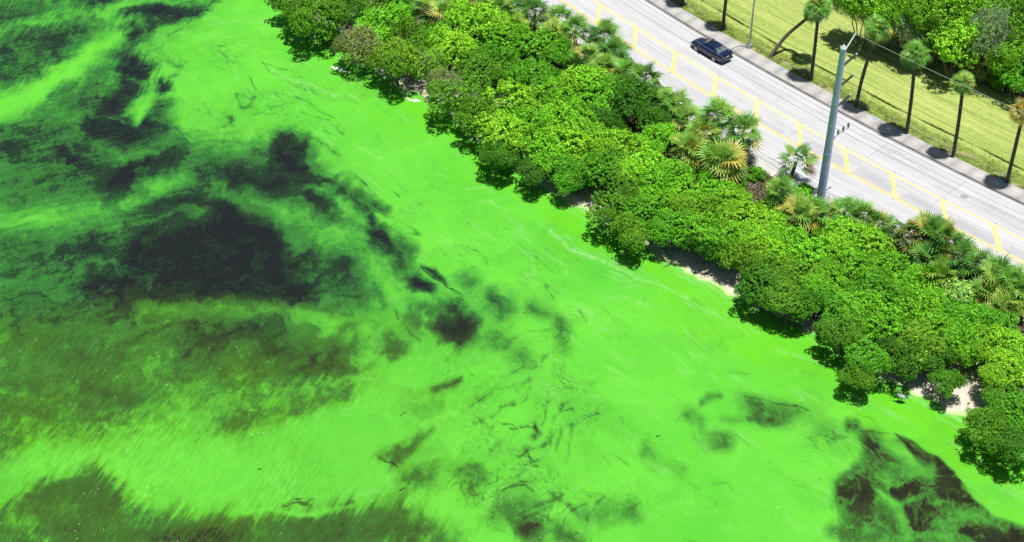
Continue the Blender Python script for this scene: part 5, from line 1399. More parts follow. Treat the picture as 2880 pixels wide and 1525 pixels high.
# the yellow fan palm in the corner of the wood
P = ground([(2556, 12)], 4.6)[0]
root = empty('fan_palm', (P[0], P[1], .15)); tag(root, 'pale yellow fan palm among the trees in the top right corner', 'palm')
palm_trunk([(.2, 0, -.2), (.1, 0, 2.2), (0, 0, 4.6)], .18, .15, 16, 8).build('trunk', M_PALMBARK, root, True)
fronds(root, (0, 0, 4.6), 24, 1.4, 981, -.8, 1.2, FROND, [(.36, .40, .12), (.30, .36, .08), (.42, .36, .08)], 4, .4)

# dark roadside tree and the low round leaved shrub by the pole
def extra(x, y, r, kind, tone, zc, label, name='leafy_bush', cat='bush', seed=0):
    R = r * SURVEY / (F_PX / math.hypot(*(ground([(x, y)], 0)[0]), CAM_H)); P = ground([(x, y)], zc)[0]
    return plant(name, cat, label, G_BUSH, P, zc, R, kind, tone, 7000 + seed, .95)
extra(1600, 250, 62, 'm', 'deep', 2.3, 'dark dense tree at the road edge halfway along the upper thicket', 'roadside_tree', 'tree', 1)
extra(1648, 300, 46, 'm', 'deep', 1.6, 'dark bush under the roadside tree next to the big palm clump', seed=2)
extra(2022, 492, 34, 'r', 'bright', .5, 'low round leaved shrub left of the utility pole foot', seed=3)
extra(1905, 440, 26, 'r', 'mid', .2, 'small green shrub at the head of the bare sandy slope', seed=4)
extra(1850, 462, 34, 'm', 'mid', .2, 'low bush under the front palm of the big clump', seed=5)
extra(1935, 528, 34, 'b', 'gold', .0, 'yellowish low bush at the foot of the bare sandy slope', seed=6)
extra(2290, 655, 34, 'm', 'olive', .4, 'small olive bush below the orange tinged palm', seed=7)
extra(2075, 585, 30, 'b', 'lime', .3, 'small lime bush between the low fan palms right of the pole', seed=8)
extra(1560, 160, 30, 'm', 'mid', 1.6, 'small bush over the road edge below the dark fan palm pair', seed=9)
extra(1660, 240, 30, 'm', 'deep', 1.2, 'small dark bush between roadside tree and the next fan palm', seed=10)
extra(2440, 705, 34, 'm', 'mid', .8, 'bush between the road palms near the right edge', seed=11)

# pale dried leaf curled at the road edge
P = ground([(1681, 113)], 2.2, 1.0)[0]
root = empty('dried_palm_leaf', (P[0], P[1], 1.75)); tag(root, 'pale dried palm leaf curled into a ball between fan palms at the road edge', 'dead leaf')
for k in range(5):
    o = link('blade_fan', FROND_OLD[k % 2], root); o.rotation_euler = (.6 * k, 1.0 + .25 * k, 1.3 * k); o.location = (.02 * k, 0, .75); o.scale = (.6, .85, .85); o.color = (.62, .58, .54, 1)

# papaya sapling: bare stems under a tier of star shaped leaves
b = ground([(2504, 676)], -.1, 1.0)[0]
root = empty('papaya_sapling', (b[0], b[1], -.2)); tag(root, 'slender sapling with star shaped leaves on bare stems at the road edge', 'sapling')
mb = MB(); rg = random.Random(12)
tops = [(.05, .1, 2.0), (.45, .0, 1.75), (-.35, .1, 1.7), (.25, -.3, 1.15)]
for tx, ty, tz in tops: mb.tube([(tx * .2, ty * .2, -.2), (tx * .5, ty * .5, tz * .5), (tx, ty, tz)], [.035, .028, .02], 6)
mb.build('stem', plain('green_stem', (.10, .11, .07), .7), root, True)
def star_leaf(seed):
    rg_ = random.Random(seed); V = [(0, 0, 0)]; Fq = []
    for k in range(7):
        a = math.radians(-140 + 280 * k / 6); L = .30 * (1 - .25 * abs(k - 3) / 3)
        c, s = math.cos(a), math.sin(a); w = .065; b0 = len(V)
        V += [(c * L * .5 - s * w, s * L * .5 + c * w, .0), (c * L * .5 + s * w, s * L * .5 - c * w, .0), (c * L, s * L, -.06)]
        Fq += [(0, b0 + 1, b0 + 2, b0)]
    me = bpy.data.meshes.new('star_leaf'); me.from_pydata(V, [], Fq); me.update()
    a = me.attributes.new('v', 'FLOAT', 'FACE'); a.data.foreach_set('value', [rg_.uniform(.35, .75) for _ in Fq]); me.materials.append(M_LEAF); return me
SL = [star_leaf(1), star_leaf(2)]
for tx, ty, tz in tops:
    for k in range(9):
        o = link('leaf', rg.choice(SL), root); az = k * 2.4 + tx; el = .9 - k * .16
        r_ = .38 + .02 * k
        o.location = (tx + r_ * math.cos(az) * math.cos(el), ty + r_ * math.sin(az) * math.cos(el), tz + r_ * math.sin(el) * .6)
        o.rotation_euler = (rg.uniform(-.3, .3), .35, az); s = rg.uniform(.85, 1.25); o.scale = (s, s, s); c = rg.choice([(.06, .17, .02), (.09, .24, .02), (.05, .13, .03)]); o.color = c + (1,)

# weeds, litter and grass clumps
def tufts(name, uu, tt, zf, h, mat, color, label, wid=.05, rows=False):
    n = len(uu); P = ut(uu, tt); z = zf(uu, tt)
    k = 5
    C = np.repeat(np.column_stack([P, z]), k, 0) + np.column_stack([rng.normal(0, .06, n * k), rng.normal(0, .06, n * k), np.zeros(n * k)])
    az = rng.uniform(0, 6.28, n * k); hh = h * rng.uniform(.5, 1.3, n * k); ln = hh * rng.uniform(.3, .9, n * k)
    d = np.column_stack([np.cos(az), np.sin(az), np.zeros(n * k)]); s = np.column_stack([-np.sin(az), np.cos(az), np.zeros(n * k)]) * wid
    V = np.stack([C - s, C + s, C + d * ln[:, None] + np.array([0, 0, 1]) * hh[:, None]], 1).reshape(-1, 3)
    me = np_mesh(name, V, np.arange(len(V)).reshape(-1, 3), False, None, {'v': ('FLOAT', 'FACE', np.clip(rng.normal(.5, .22, n * k), 0, .95))}, mat)
    o = link(name, me); o.color = color + (1,); tag(o, label, None, None, 'stuff'); return o
n = 26000
uu = rng.uniform(-30, 42, n); tt = rng.uniform(9.5, 23.5, n)
rowm = fbm(uu * .05, tt * 1.9, 3, 90) + .5 * fbm(uu * .6, tt * 3, 2, 91)
k = rowm > .02
tufts('grass_clippings', uu[k], tt[k], lambda u, t: .10 + .03 * np.sin(u * .9 + t * .7) * np.clip(t - 9.6, 0, 1), .022, M_FINE, (.44, .50, .16), 'dry clippings lying in rows on the mown lawn', .045)
uu = rng.uniform(-30, 42, 5200); tt = 9.5 + np.abs(rng.normal(0, 1.1, 5200)); k = fbm(uu * .5, tt * .9, 3, 92) > -.05
tufts('verge_grass', uu[k], tt[k], lambda u, t: np.full(u.shape, .10), .08, M_FINE, (.24, .33, .07), 'longer green grass along the pavement edge', .04)
uu = rng.uniform(-28, 42, 5000); tt = 12.35 + rng.normal(0, .045, 5000) + .1 * np.sin(uu * .4)
tufts('uncut_grass', uu, tt, lambda u, t: np.full(u.shape, .09), .06, M_FINE, (.14, .18, .04), 'thin dark line of uncut grass running along the lawn', .04)
uu = np.concatenate([rng.uniform(5, 17, 1300), rng.uniform(-60, 60, 2600)]); tt = np.concatenate([rng.uniform(-11, -5.8, 1300), rng.uniform(-7.4, -5.75, 2600)])
k = fbm(uu * .6, tt * .8, 3, 94) > -.02
tufts('verge_weeds', uu[k], tt[k], lambda u, t: land_z(u, t), .22, M_FINE, (.13, .17, .035), 'thin weeds on the sandy verge of the road', .05)
n = 2600
uu = rng.uniform(6, 15, n); tt = rng.uniform(-12, -5.9, n); C = np.column_stack([ut(uu, tt), land_z(uu, tt) + .04]); Nn = np.array([0, 0, 1]) + rng.normal(0, .35, C.shape); Nn /= np.linalg.norm(Nn, axis=1, keepdims=True)
V = leaf_quads(C, Nn, .16, rng, .4); me = np_mesh('leaf_litter', V, np.arange(len(V)).reshape(-1, 4), False, None, {'v': ('FLOAT', 'FACE', rng.uniform(.1, .8, n))}, M_FINE)
o = link('leaf_litter', me); o.color = (.34, .26, .18, 1); tag(o, 'dry leaves scattered on the bare sandy slope', None, None, 'stuff')

# ------------------------------------------------------------------ utility pole, lamp post, wires
M_POLE = plain('weathered_blue_grey_steel', (.52, .53, .95), .5, 0, .10, 1.4, .5)
M_POLECAP = plain('pale_steel', (.62, .66, .68), .45, .2, .1, 3)
M_POLY = plain('dark_polymer', (.045, .055, .05), .45, 0, .1, 8)
M_GALV = plain('galvanised_steel', (.42, .45, .46), .42, .5, .15, 5)
M_INS = plain('grey_porcelain', (.22, .25, .26), .3, 0, .1, 6)
M_WIRE = plain('bright_wire', (.55, .56, .56), .4, .6, .05, 4)
M_WIRED = plain('dark_wire', (.05, .05, .055), .5, .3, .05, 4)
PB = ground([(2307, 566)], 0, 1.0)[0]; PH = 16.2
pole = empty('utility_pole', (PB[0], PB[1], -.05)); tag(pole, 'tall blue grey steel utility pole with four arms at the road edge', 'utility pole')
mb = MB(); mb.tube([(0, 0, -.4), (0, 0, PH * .5), (0, 0, PH)], [.415, .35, .275], 12); mb.build('shaft', M_POLE, pole)
mb = MB()
for zz, rr in ((5.3, .385), (10.6, .335)): mb.tube([(0, 0, zz), (0, 0, zz + .12)], [rr, rr], 12)
mb.build('collar', M_POLE, pole)
mb = MB(); mb.tube([(0, 0, PH), (0, 0, PH + .05)], [.30, .30], 12); mb.tube([(0, 0, PH + .05), (0, 0, PH + .42)], [.30, .02], 12); mb.build('cap', M_POLECAP, pole)
mb = MB()
for zz in (6.9, 4.2, 2.2, 8.4): mb.box((.02 - .36 * math.cos(1.2), -.34, zz), (.05, .05, .05))
mb.build('bolt', M_POLECAP, pole)
pa = road_angle(15.6); inl = Vector((-math.sin(pa), math.cos(pa), 0)); along = Vector((math.cos(pa), math.sin(pa), 0))
ATT = {}
for name, z, L_, rise, r_ in (('upper', 14.35, 1.75, .42, .075), ('middle', 12.25, 1.75, .42, .075), ('lower', 10.15, 1.75, .42, .075)):
    rp = .415 - .14 * z / PH
    a = inl * (rp + .02) + Vector((0, 0, z)); e = inl * (rp + L_) + Vector((0, 0, z + rise))
    mb = MB(); mb.tube([a, e], [r_ * 1.05, r_ * 1.05], 8)
    for k in range(14):
        f = .06 + .88 * k / 13; q = a.lerp(e, f); d = (e - a).normalized() * .018; mb.tube([q - d, q + d], [r_ * 1.6, r_ * 1.35], 8)
    ins = mb.build('insulator_arm', M_POLY, pole)
    mb = MB(); mb.box(e + (e - a).normalized() * .08, (.16, .13, .13)); mb.build('clamp', M_POLECAP, ins)
    mb = MB(); mb.box(a, (.16, .2, .24)); mb.build('bracket', M_POLE, ins)
    ATT[name] = Vector((PB[0], PB[1], -.05)) + e + Vector((0, 0, -.05))
a = inl * .2 + Vector((0, 0, PH - .35)); e = inl * 1.55 + Vector((0, 0, PH + .95)); mb = MB(); mb.tube([a, e], [.07, .05], 8); b_ = mb.build('shield_arm', M_POLECAP, pole)
mb = MB(); mb.box(e + Vector((0, 0, -.08)), (.12, .10, .16)); mb.build('clamp', M_GALV, b_); ATT['shield'] = Vector((PB[0], PB[1], -.05)) + e + Vector((0, 0, -.14))
# distribution arm with three pin insulators
a = inl * .28 + Vector((0, 0, 6.75)); e = inl * 2.85 + Vector((0, 0, 6.95)); mb = MB(); mb.tube([a, e], [.05, .04], 6); mb.tube([inl * .28 + Vector((0, 0, 6.4)), inl * 1.0 + Vector((0, 0, 6.78))], [.03, .03], 6); xa = mb.build('cross_arm', M_GALV, pole)
for k, f in enumerate((.34, .62, .90)):
    q = a.lerp(e, f); mb = MB()
    mb.tube([q, q + Vector((0, 0, .16))], [.03, .03], 6)
    for zz, rr in ((.16, .10), (.24, .13), (.33, .10), (.41, .12), (.49, .07)): mb.tube([q + Vector((0, 0, zz)), q + Vector((0, 0, zz + .05))], [rr, rr * .8], 10)
    mb.build('pin_insulator', M_INS, xa); ATT['pin%d' % k] = Vector((PB[0], PB[1], -.05)) + q + Vector((0, 0, .54))
# dead vine at the foot
rg = random.Random(8)
mb = MB()
for k in range(26):
    a = rg.uniform(0, 6.28); q = Vector((PB[0] + .38 * math.cos(a), PB[1] + .38 * math.sin(a), -.05))
    mb.tube([q, q + Vector((.2 * math.cos(a), .2 * math.sin(a), rg.uniform(.2, .5))), q + Vector((.45 * math.cos(a + .4), .45 * math.sin(a + .4), rg.uniform(.3, .9)))], [.02, .014, .006], 4, False)
tag(mb.build('dry_weeds', plain('dry_weed', (.20, .14, .08), .9, 0, .3), None), 'tuft of dry brown weeds round the foot of the utility pole', 'weeds')


def wire(name, a, u_far, t_far, z_far, sag, mat, label, r=.014, u_near=None):
    """a span through the pole, hanging between it and the next poles along the road"""
    mb = MB()
    P0 = ut(np.array(u_far), np.array(t_far)); s = Vector((P0[0], P0[1], z_far))
    for A, Bv in ((Vector(a), s),) + (((Vector(a), u_near),) if u_near is not None else ()):
        pts = []
        for k in range(25):
            f = k / 24; q = A.lerp(Bv, f); q.z -= sag * 4 * f * (1 - f); pts.append(q)
        mb.tube(pts, r, 5, False)
    o = mb.build(name, mat, None, True); tag(o, label, 'wire', 'wires along the road'); return o


def ahead(z, t):
    p = ut(np.array(62.), np.array(t)); return Vector((p[0], p[1], z))


ut_att = {k: to_ut(np.array([[v.x, v.y]])) for k, v in ATT.items()}
for k, lab in (('pin0', 'dark wire on the insulator closest to the pole shaft, over the near lane'), ('pin1', 'dark wire on the middle insulator of the low arm'), ('pin2', 'dark wire on the outer insulator of the low arm, over the car lane')):
    t0 = float(ut_att[k][1][0]); wire('wire', ATT[k], -42, t0 + .3, ATT[k].z + .4, .7, M_WIRED if k != 'pin1' else M_GALV, lab, .012, ahead(ATT[k].z - .1, t0))
wire('wire', ATT['shield'], -42, float(ut_att['shield'][1][0]), ATT['shield'].z, .8, M_WIRE, 'bright shield wire from the topmost arm crossing the palm trunks', .016, ahead(ATT['shield'].z - .2, float(ut_att['shield'][1][0])))
for k, lab in (('upper', 'thin wire clamped to the upper dark arm of the pole'), ('middle', 'thin wire clamped to the middle dark arm of the pole'), ('lower', 'thin wire clamped to the lowest dark arm of the pole')):
    t0 = float(ut_att[k][1][0]); wire('wire', ATT[k], -42, t0, ATT[k].z, 1.1, M_WIRED, lab, .013, ahead(ATT[k].z - .2, t0))

LB = ground([(2107, 134)], .12, 1.0)[0]; LU, LT = (float(v[0]) for v in to_ut(np.array([LB])))
la = road_angle(LU); lin = Vector((-math.sin(la), math.cos(la), 0))
lamp = empty('street_lamp', (LB[0], LB[1], .12), la); tag(lamp, 'grey street lamp post with square base box between car and leaning palm', 'street lamp')
mb = MB(); mb.box((0, 0, .17), (.52, .52, .38)); mb.tube([(0, 0, .36), (0, 0, .48)], [.26, .18], 8); mb.build('base', M_GALV, lamp)
mb = MB(); mb.tube([(0, 0, .3), (0, 0, 4.5), (0, 0, 8.9)], [.115, .095, .065], 10); mb.build('post', M_GALV, lamp, True)
mb = MB(); mb.tube([(0, 0, 8.6), (0, -.6, 9.1), (0, -1.9, 9.25)], [.05, .045, .04], 8); mb.build('arm', M_GALV, lamp, True)
mb = MB(); mb.box((0, -2.2, 9.22), (.24, .66, .12)); hd = mb.build('lamp_head', M_GALV, lamp); mb = MB(); mb.box((0, -2.25, 9.15), (.18, .4, .03)); mb.build('lens', plain('lens', (.6, .6, .55), .2), hd)

# ------------------------------------------------------------------ the car
M_CAR = plain('dark_blue_paint', (.006, .016, .065), .22, .15, .05, 2, .5, 1.0)
M_GLASS = plain('dark_window_glass', (.010, .014, .014), .06, 0, .05, 2, .6, .3)
M_RGLASS = plain('rear_window_glass', (.10, .13, .125), .10, 0, .55, 3.0, .6, .3)
M_TYRE = plain('black_rubber', (.012, .012, .012), .8)
M_RIM = plain('silver_alloy', (.52, .52, .54), .35, .6, .05, 4)
M_TRIM = plain('black_trim', (.012, .012, .013), .5)
M_LAMPR = plain('dark_red_lens', (.10, .008, .008), .2, 0, .1, 9, .5, .5)
M_LAMPW = plain('clear_lens', (.62, .62, .64), .15, 0, .1, 9, .5, .5)
M_PLATE = plain('white_plate', (.62, .63, .62), .5)
CU_, CT = -8.35, 5.62
cp = ut(np.array(CU_), np.array(CT)); ca = road_angle(CU_) + math.pi       # nose towards the upper left
car = empty('car', (cp[0], cp[1], .0), ca); tag(car, 'dark blue four door sedan on the inland lane, seen from its rear', 'car')


def loft(name, rings, mat, parent, close=True, smooth=True, caps=True):
    n = len(rings[0]); V = [p for r in rings for p in r]; Fq = []
    for i in range(len(rings) - 1):
        for k in range(n if close else n - 1):
            k2 = (k + 1) % n; Fq.append((i * n + k, i * n + k2, (i + 1) * n + k2, (i + 1) * n + k))
    if caps: Fq += [tuple(range(n - 1, -1, -1)), tuple(range((len(rings) - 1) * n, len(rings) * n))]
    me = bpy.data.meshes.new(name); me.from_pydata(V, [], Fq)
    if smooth: me.polygons.foreach_set('use_smooth', [True] * len(me.polygons))
    me.update(); me.materials.append(mat)
    o = link(name, me, parent)
    return o


# body: stations along x (nose +): x, half width, sill z, shoulder z, deck z
ST = [(2.40, .52, .34, .50, .55), (2.36, .66, .24, .56, .66), (2.20, .78, .20, .62, .74), (1.90, .85, .18, .68, .82), (1.45, .885, .17, .74, .89), (1.0, .895, .17, .80, .95), (.5, .90, .17, .83, .97), (0, .90, .17, .85, .97), (-.6, .90, .17, .86, .98),
      (-1.2, .895, .18, .87, 1.0), (-1.6, .885, .19, .87, 1.02), (-1.95, .86, .21, .86, 1.02), (-2.2, .81, .24, .84, 1.01), (-2.36, .72, .30, .80, .97), (-2.41, .62, .40, .72, .86)]
rings = []
for x, w, s, sh, d in ST:
    half = [(0, s), (w * .82, s), (w * .97, s + .10), (w, (s + sh) / 2), (w * .985, sh), (w * .90, sh + (d - sh) * .62), (w * .62, d - .012), (w * .3, d), (0, d + .004)]
    ring = [(x, y, z) for y, z in half] + [(x, -y, z) for y, z in reversed(half[1:-1])]
    rings.append(ring)
body = loft('body', rings, M_CAR, car)
# cabin
CB = [(1.02, .70, .955, .955), (.82, .715, .96, 1.09), (.30, .70, .97, 1.375), (.05, .70, .97, 1.425), (-.45, .70, .97, 1.44), (-.95, .69, .98, 1.415), (-1.12, .685, .99, 1.375), (-1.62, .66, 1.01, 1.10), (-1.80, .64, 1.015, 1.02)]
rings = []
for x, w, zb, zt in CB:
    wt = w - .17 * min(1, (zt - zb) / .42)
    half = [(0, zb), (w + .11, zb), (w + .09, zb + (zt - zb) * .18), (wt + .06, zb + (zt - zb) * .84), (wt, zt - .03 * min(1, (zt - zb) * 3)), (wt * .6, zt), (0, zt + .008)]
    rings.append([(x, y, z) for y, z in half] + [(x, -y, z) for y, z in reversed(half[1:-1])])
cabin = loft('cabin', rings, M_CAR, car)


def panel(name, pts, mat, parent, off=.006):
    P = [Vector(p) for p in pts]; nrm = (P[1] - P[0]).cross(P[2] - P[0]).normalized()
    n = len(P); V = [p + nrm * off for p in P] + [p - nrm * .02 for p in P]
    mb = MB(); mb.add(V, [tuple(range(n))] + [(k, k + n, (k + 1) % n + n, (k + 1) % n) for k in range(n)]); return mb.build(name, mat, parent)


panel('windscreen', [(.96, -.66, 1.0), (.96, .66, 1.0), (.36, .53, 1.352), (.36, -.53, 1.352)], M_GLASS, cabin, .014)
panel('rear_window', [(-1.70, .60, 1.065), (-1.70, -.60, 1.065), (-1.16, -.52, 1.372), (-1.16, .52, 1.372)], M_RGLASS, cabin, .016)
panel('sunroof', [(.18, -.32, 1.428), (.18, .32, 1.428), (-.28, .32, 1.447), (-.28, -.32, 1.447)], M_GLASS, cabin, .006)
for s in (1, -1):
    def sp_(x, z):
        # on the slope of the side glass
        zt = np.interp(-x, [-c[0] for c in CB], [c[3] for c in CB]); w = np.interp(-x, [-c[0] for c in CB], [c[1] for c in CB]); zb = .975
        f = (z - zb) / max(zt - zb, .05); wt = w - .17 * min(1, (zt - zb) / .42)
        return (x, s * ((w + .09) + ((wt + .06) - (w + .09)) * min(1, max(0, (f - .18) / .66))), z)
    for nm, quad in (('front_window', [(.70, 1.03), (-.30, 1.04), (-.30, 1.36), (.26, 1.30)]), ('back_window', [(-.36, 1.04), (-1.28, 1.06), (-1.04, 1.32), (-.36, 1.36)])):
        pts = [sp_(*q) for q in quad]
        panel('side_window', pts if s < 0 else pts[::-1], M_GLASS, cabin, .012) if s > 0 else panel('side_window', pts[::-1][::-1], M_GLASS, cabin, .012)
    # door seams and handles
    mb = MB()
    for x in (.78, -.33, -1.18): mb.box((x, s * .902, .60), (.012, .012, .50))
    mb.box((-.2, s * .905, .47), (2.1, .02, .05)); mb.build('side_moulding', M_TRIM, body)
    for x in (-.18, -1.0):
        mb = MB(); mb.box((x, s * .898, .80), (.16, .03, .035)); mb.build('door_handle', M_TRIM, body)
    mb = MB(); mb.box((.72, s * .98, 1.0), (.16, .18, .12)); mb.build('wing_mirror', M_CAR, body)
    mb = MB(); mb.box((2.27, s * .58, .66), (.14, .30, .12)); mb.build('headlight', M_LAMPW, body)
    mb = MB(); mb.box((-2.33, s * .56, .84), (.12, .36, .16)); mb.build('tail_light', M_LAMPR, body)
    for x in (1.35, -1.31):
        mb = MB(); y0 = s * .80
        mb.tube([(x, y0 - s * .10, .31), (x, y0 + s * .085, .31)], [.315, .315], 20); mb.tube([(x, y0 + s * .07, .31), (x, y0 + s * .115, .31)], [.30, .27], 20)
        wh = mb.build('wheel', M_TYRE, car, False)
        mb = MB(); mb.tube([(x, y0 + s * .10, .31), (x, y0 + s * .122, .31)], [.055, .05], 10)
        for k in range(6):
            a = k * math.pi / 3; R_ = Matrix.Rotation(-a, 3, 'Y'); mb.box(Vector((x, y0 + s * .114, .31)) + R_ @ Vector((.13, 0, 0)), (.19, .02, .075), R_)
        n_ = 20; V = []; Fq = []
        for k in range(n_):
            a = 2 * math.pi * k / n_
            for rr in (.21, .245): V.append((x + rr * math.cos(a), y0 + s * .119, .31 + rr * math.sin(a)))
        Fq = [(2 * k, 2 * k + 1, (2 * k + 3) % (2 * n_), (2 * k + 2) % (2 * n_)) for k in range(n_)]; mb.add(V, Fq)
        mb.build('rim', M_RIM, wh)
        mb = MB(); V = []
        for k in range(13):
            a = math.pi * k / 12
            for rr in (.315, .40): V.append((x + rr * math.cos(a), s * .9065, .30 + rr * math.sin(a)))
        mb.add(V, [(2 * k, 2 * k + 1, 2 * k + 3, 2 * k + 2) for k in range(12)]); mb.build('wheel_arch', M_TRIM, body)
mb = MB(); mb.box((-2.20, 0, 1.13), (.26, 1.50, .035)); mb.box((-2.18, .62, 1.07), (.14, .05, .12)); mb.box((-2.18, -.62, 1.07), (.14, .05, .12)); mb.build('spoiler', M_CAR, car)
mb = MB(); mb.box((-2.43, 0, .52), (.10, 1.46, .16)); mb.box((-2.45, .70, .52), (.05, .24, .05)); mb.box((-2.45, -.70, .52), (.05, .24, .05)); mb.build('rear_bumper', M_CAR, car)
mb = MB(); mb.box((-2.40, 0, .78), (.05, .32, .16)); pl = mb.build('licence_plate', M_PLATE, car)
mb = MB()
for k, (y, w) in enumerate(((-.10, .035), (-.05, .02), (0, .035), (.05, .02), (.10, .035))): mb.box((-2.428, y, .775), (.006, w, .07))
mb.build('plate_characters', M_TRIM, pl)
mb = MB(); mb.box((2.40, 0, .42), (.08, 1.2, .16)); mb.build('front_bumper', M_TRIM, car)

# ------------------------------------------------------------------ along the water
M_ROCK = plain('pale_cracked_rock', (.52, .47, .38), .9, 0, .28, 1.6, .2, 0, .5)
M_ROCKG = plain('algae_stained_rock', (.40, .46, .22), .85, 0, .35, 1.8, .2, 0, .5)
def slab_rock(pts, z0, z1, mat, label, seed):
    rg_ = random.Random(seed); P = [ground([p], z1, 1.0)[0] for p in pts]
    c = sum(P) / len(P); mb = MB(); n = len(P)
    # fill the outline with extra corners
    Q = []
    for k in range(n):
        a, b2 = P[k], P[(k + 1) % n]
        for f in (0, .33, .66): Q.append(a + (b2 - a) * f + np.array([rg_.uniform(-.04, .04), rg_.uniform(-.04, .04)]))
    n = len(Q)
    V = [(q[0], q[1], z0) for q in Q] + [(c[0] + (q[0] - c[0]) * .98, c[1] + (q[1] - c[1]) * .98, z1 - .05 + rg_.uniform(-.03, .03)) for q in Q] + [(c[0] + (q[0] - c[0]) * .86, c[1] + (q[1] - c[1]) * .86, z1 + rg_.uniform(-.03, .04)) for q in Q] + [(c[0], c[1], z1 + .04)]
    Fq = [(k, (k + 1) % n, n + (k + 1) % n, n + k) for k in range(n)] + [(n + k, n + (k + 1) % n, 2 * n + (k + 1) % n, 2 * n + k) for k in range(n)] + [(2 * n + k, 2 * n + (k + 1) % n, 3 * n) for k in range(n)]
    mb.add(V, Fq); o = mb.build('rock', mat); tag(o, label, 'rock', 'flat rocks of the ledge at the water')
zz = Z_WATER
def k_(x, y): return (1120 + x / 15.153, 210 + y / 15.153)
slab_rock([k_(560, 470), (1187, 243.5), k_(1020, 500), k_(1060, 620), k_(1010, 680), k_(840, 670), k_(640, 600)], zz - .3, zz + .22, M_ROCK, 'pale flat rock at the back of the ledge with a cracked edge', 1)
slab_rock([k_(1180, 620), k_(1450, 600), k_(1470, 700), k_(1380, 770), k_(1230, 740)], zz - .3, zz + .30, M_ROCK, 'largest pale rock, at the right end of the ledge', 2)
slab_rock([k_(870, 700), k_(1010, 700), k_(1030, 770), k_(960, 800)], zz - .3, zz + .16, M_ROCK, 'small rock in the middle of the ledge, left of its twin', 3)
slab_rock([k_(1045, 650), k_(1140, 640), k_(1190, 760), k_(1050, 780)], zz - .3, zz + .18, M_ROCK, 'small rock in the middle of the ledge, right of its twin', 4)
slab_rock([k_(1000, 810), k_(1300, 800), k_(1440, 880), k_(1380, 1040), k_(1250, 1190), k_(1120, 1060), k_(1000, 880)], zz - .3, zz + .12, M_ROCKG, 'sloping algae stained rock at the front of the ledge', 5)
slab_rock([k_(340, 560), k_(520, 520), k_(800, 700), k_(700, 740), k_(420, 680)], zz - .3, zz + .08, M_ROCKG, 'low algae stained rock at the left end of the ledge', 6)
slab_rock([k_(1480, 600), k_(1800, 590), k_(1900, 680), k_(1560, 720)], zz - .2, zz + .34, M_ROCK, 'pale rock partly under the half bare grey mangrove', 7)

# foam: white streak and the crescent below the rocks
def foam(name, lines, label, seed, n, spread, r=(.05, .16)):
    rg_ = np.random.default_rng(seed); V = []; Fq = []
    tot = [np.linalg.norm(np.array(b) - np.array(a)) for a, b, _ in lines]; tot = np.array(tot) / sum(tot)
    for i in range(n):
        a, b, w = lines[rg_.choice(len(lines), p=tot)]
        f = rg_.random(); q = np.array(a) * (1 - f) + np.array(b) * f; g = ground([q], Z_WATER, 1.0)[0] + rg_.normal(0, spread * w, 2)
        rr = rg_.uniform(*r) * (.5 + w); k = len(V); m = 6; z = Z_WATER
        for j in range(m): t = 2 * math.pi * j / m + i; V.append((g[0] + rr * 1.5 * math.cos(t), g[1] + rr * .8 * math.sin(t), z + .004))
        V.append((g[0], g[1], z + .02 + rr * .12))
        Fq += [(k + j, k + (j + 1) % m, k + m) for j in range(m)]
    me = np_mesh(name, np.array(V), np.array(Fq), True, None, None, plain('white_foam', (.78, .80, .74), .8, 0, .08)); o = link(name, me); tag(o, label, 'foam'); return o
def f_(x, y): return (900 + x / 16.05, 150 + y / 16.05)
foam('foam_streak', [(f_(600, 650), f_(820, 680), 1.0), (f_(680, 680), f_(960, 750), .9), (f_(900, 760), f_(1200, 840), .45), (f_(1150, 820), f_(1480, 880), .25), (f_(900, 670), f_(1150, 690), .25)], 'white forked foam streak on the algae by the grey twiggy mangrove', 3, 300, .09, (.03, .10))
foam('foam_crescent', [(k_(240, 900), k_(480, 1060), .3), (k_(480, 1080), k_(760, 1130), .6), (k_(740, 1060), k_(880, 1150), .6), (k_(60, 730), k_(450, 780), .25)], 'curved line of white foam bubbles in front of the rock ledge', 4, 170, .12, (.025, .07))

# foam flecks glinting on the rough water of the south west, and specks of debris
def flecks(name, n, box, mat, label, size, seed):
    rg_ = np.random.default_rng(seed); V = []; Fq = []
    P = np.column_stack([rg_.uniform(box[0], box[2], n * 3), rg_.uniform(box[1], box[3], n * 3)])
    cl = fbm(P[:, 0] / 6, P[:, 1] / 4, 3, seed); P = P[np.argsort(-cl + rg_.normal(0, .25, len(P)))][:n]
    for (x, y) in ground(P, Z_WATER):
        r_ = size * rg_.uniform(.4, 1.3); k = len(V); a = rg_.uniform(0, 6.28)
        for j in range(4): V.append((x + r_ * math.cos(a + j * 1.57) * (1.4 if j % 2 else .8), y + r_ * math.sin(a + j * 1.57) * (1.4 if j % 2 else .8), Z_WATER + .006))
        V.append((x, y, Z_WATER + .03)); Fq += [(k + j, k + (j + 1) % 4, k + 4) for j in range(4)]
    o = link(name, np_mesh(name, np.array(V), np.array(Fq), False, None, None, mat)); tag(o, label, None, None, 'stuff')
M_FLECK = plain('foam_fleck', (.85, .86, .82), .5)
M_LEAFB = plain('floating_brown_leaf', (.30, .20, .07), .7, 0, .5, 30)
M_DARKBIT = plain('dark_debris', (.015, .02, .014), .7)
flecks('foam_flecks', 150, (0, 860, 760, 1364), M_FLECK, 'white foam flecks on the rough dark water of the near left', .026, 5)
flecks('foam_flecks', 60, (1180, 1180, 1500, 1364), M_FLECK, 'white foam flecks on the olive patch at the bottom centre', .024, 6)
flecks('foam_flecks', 60, (1380, 600, 2300, 1340), M_FLECK, 'fine pale flecks on the thick algae', .024, 7)
flecks('floating_leaves', 40, (0, 500, 1100, 1364), M_LEAFB, 'tiny brown leaves adrift on the dark water', .04, 8)
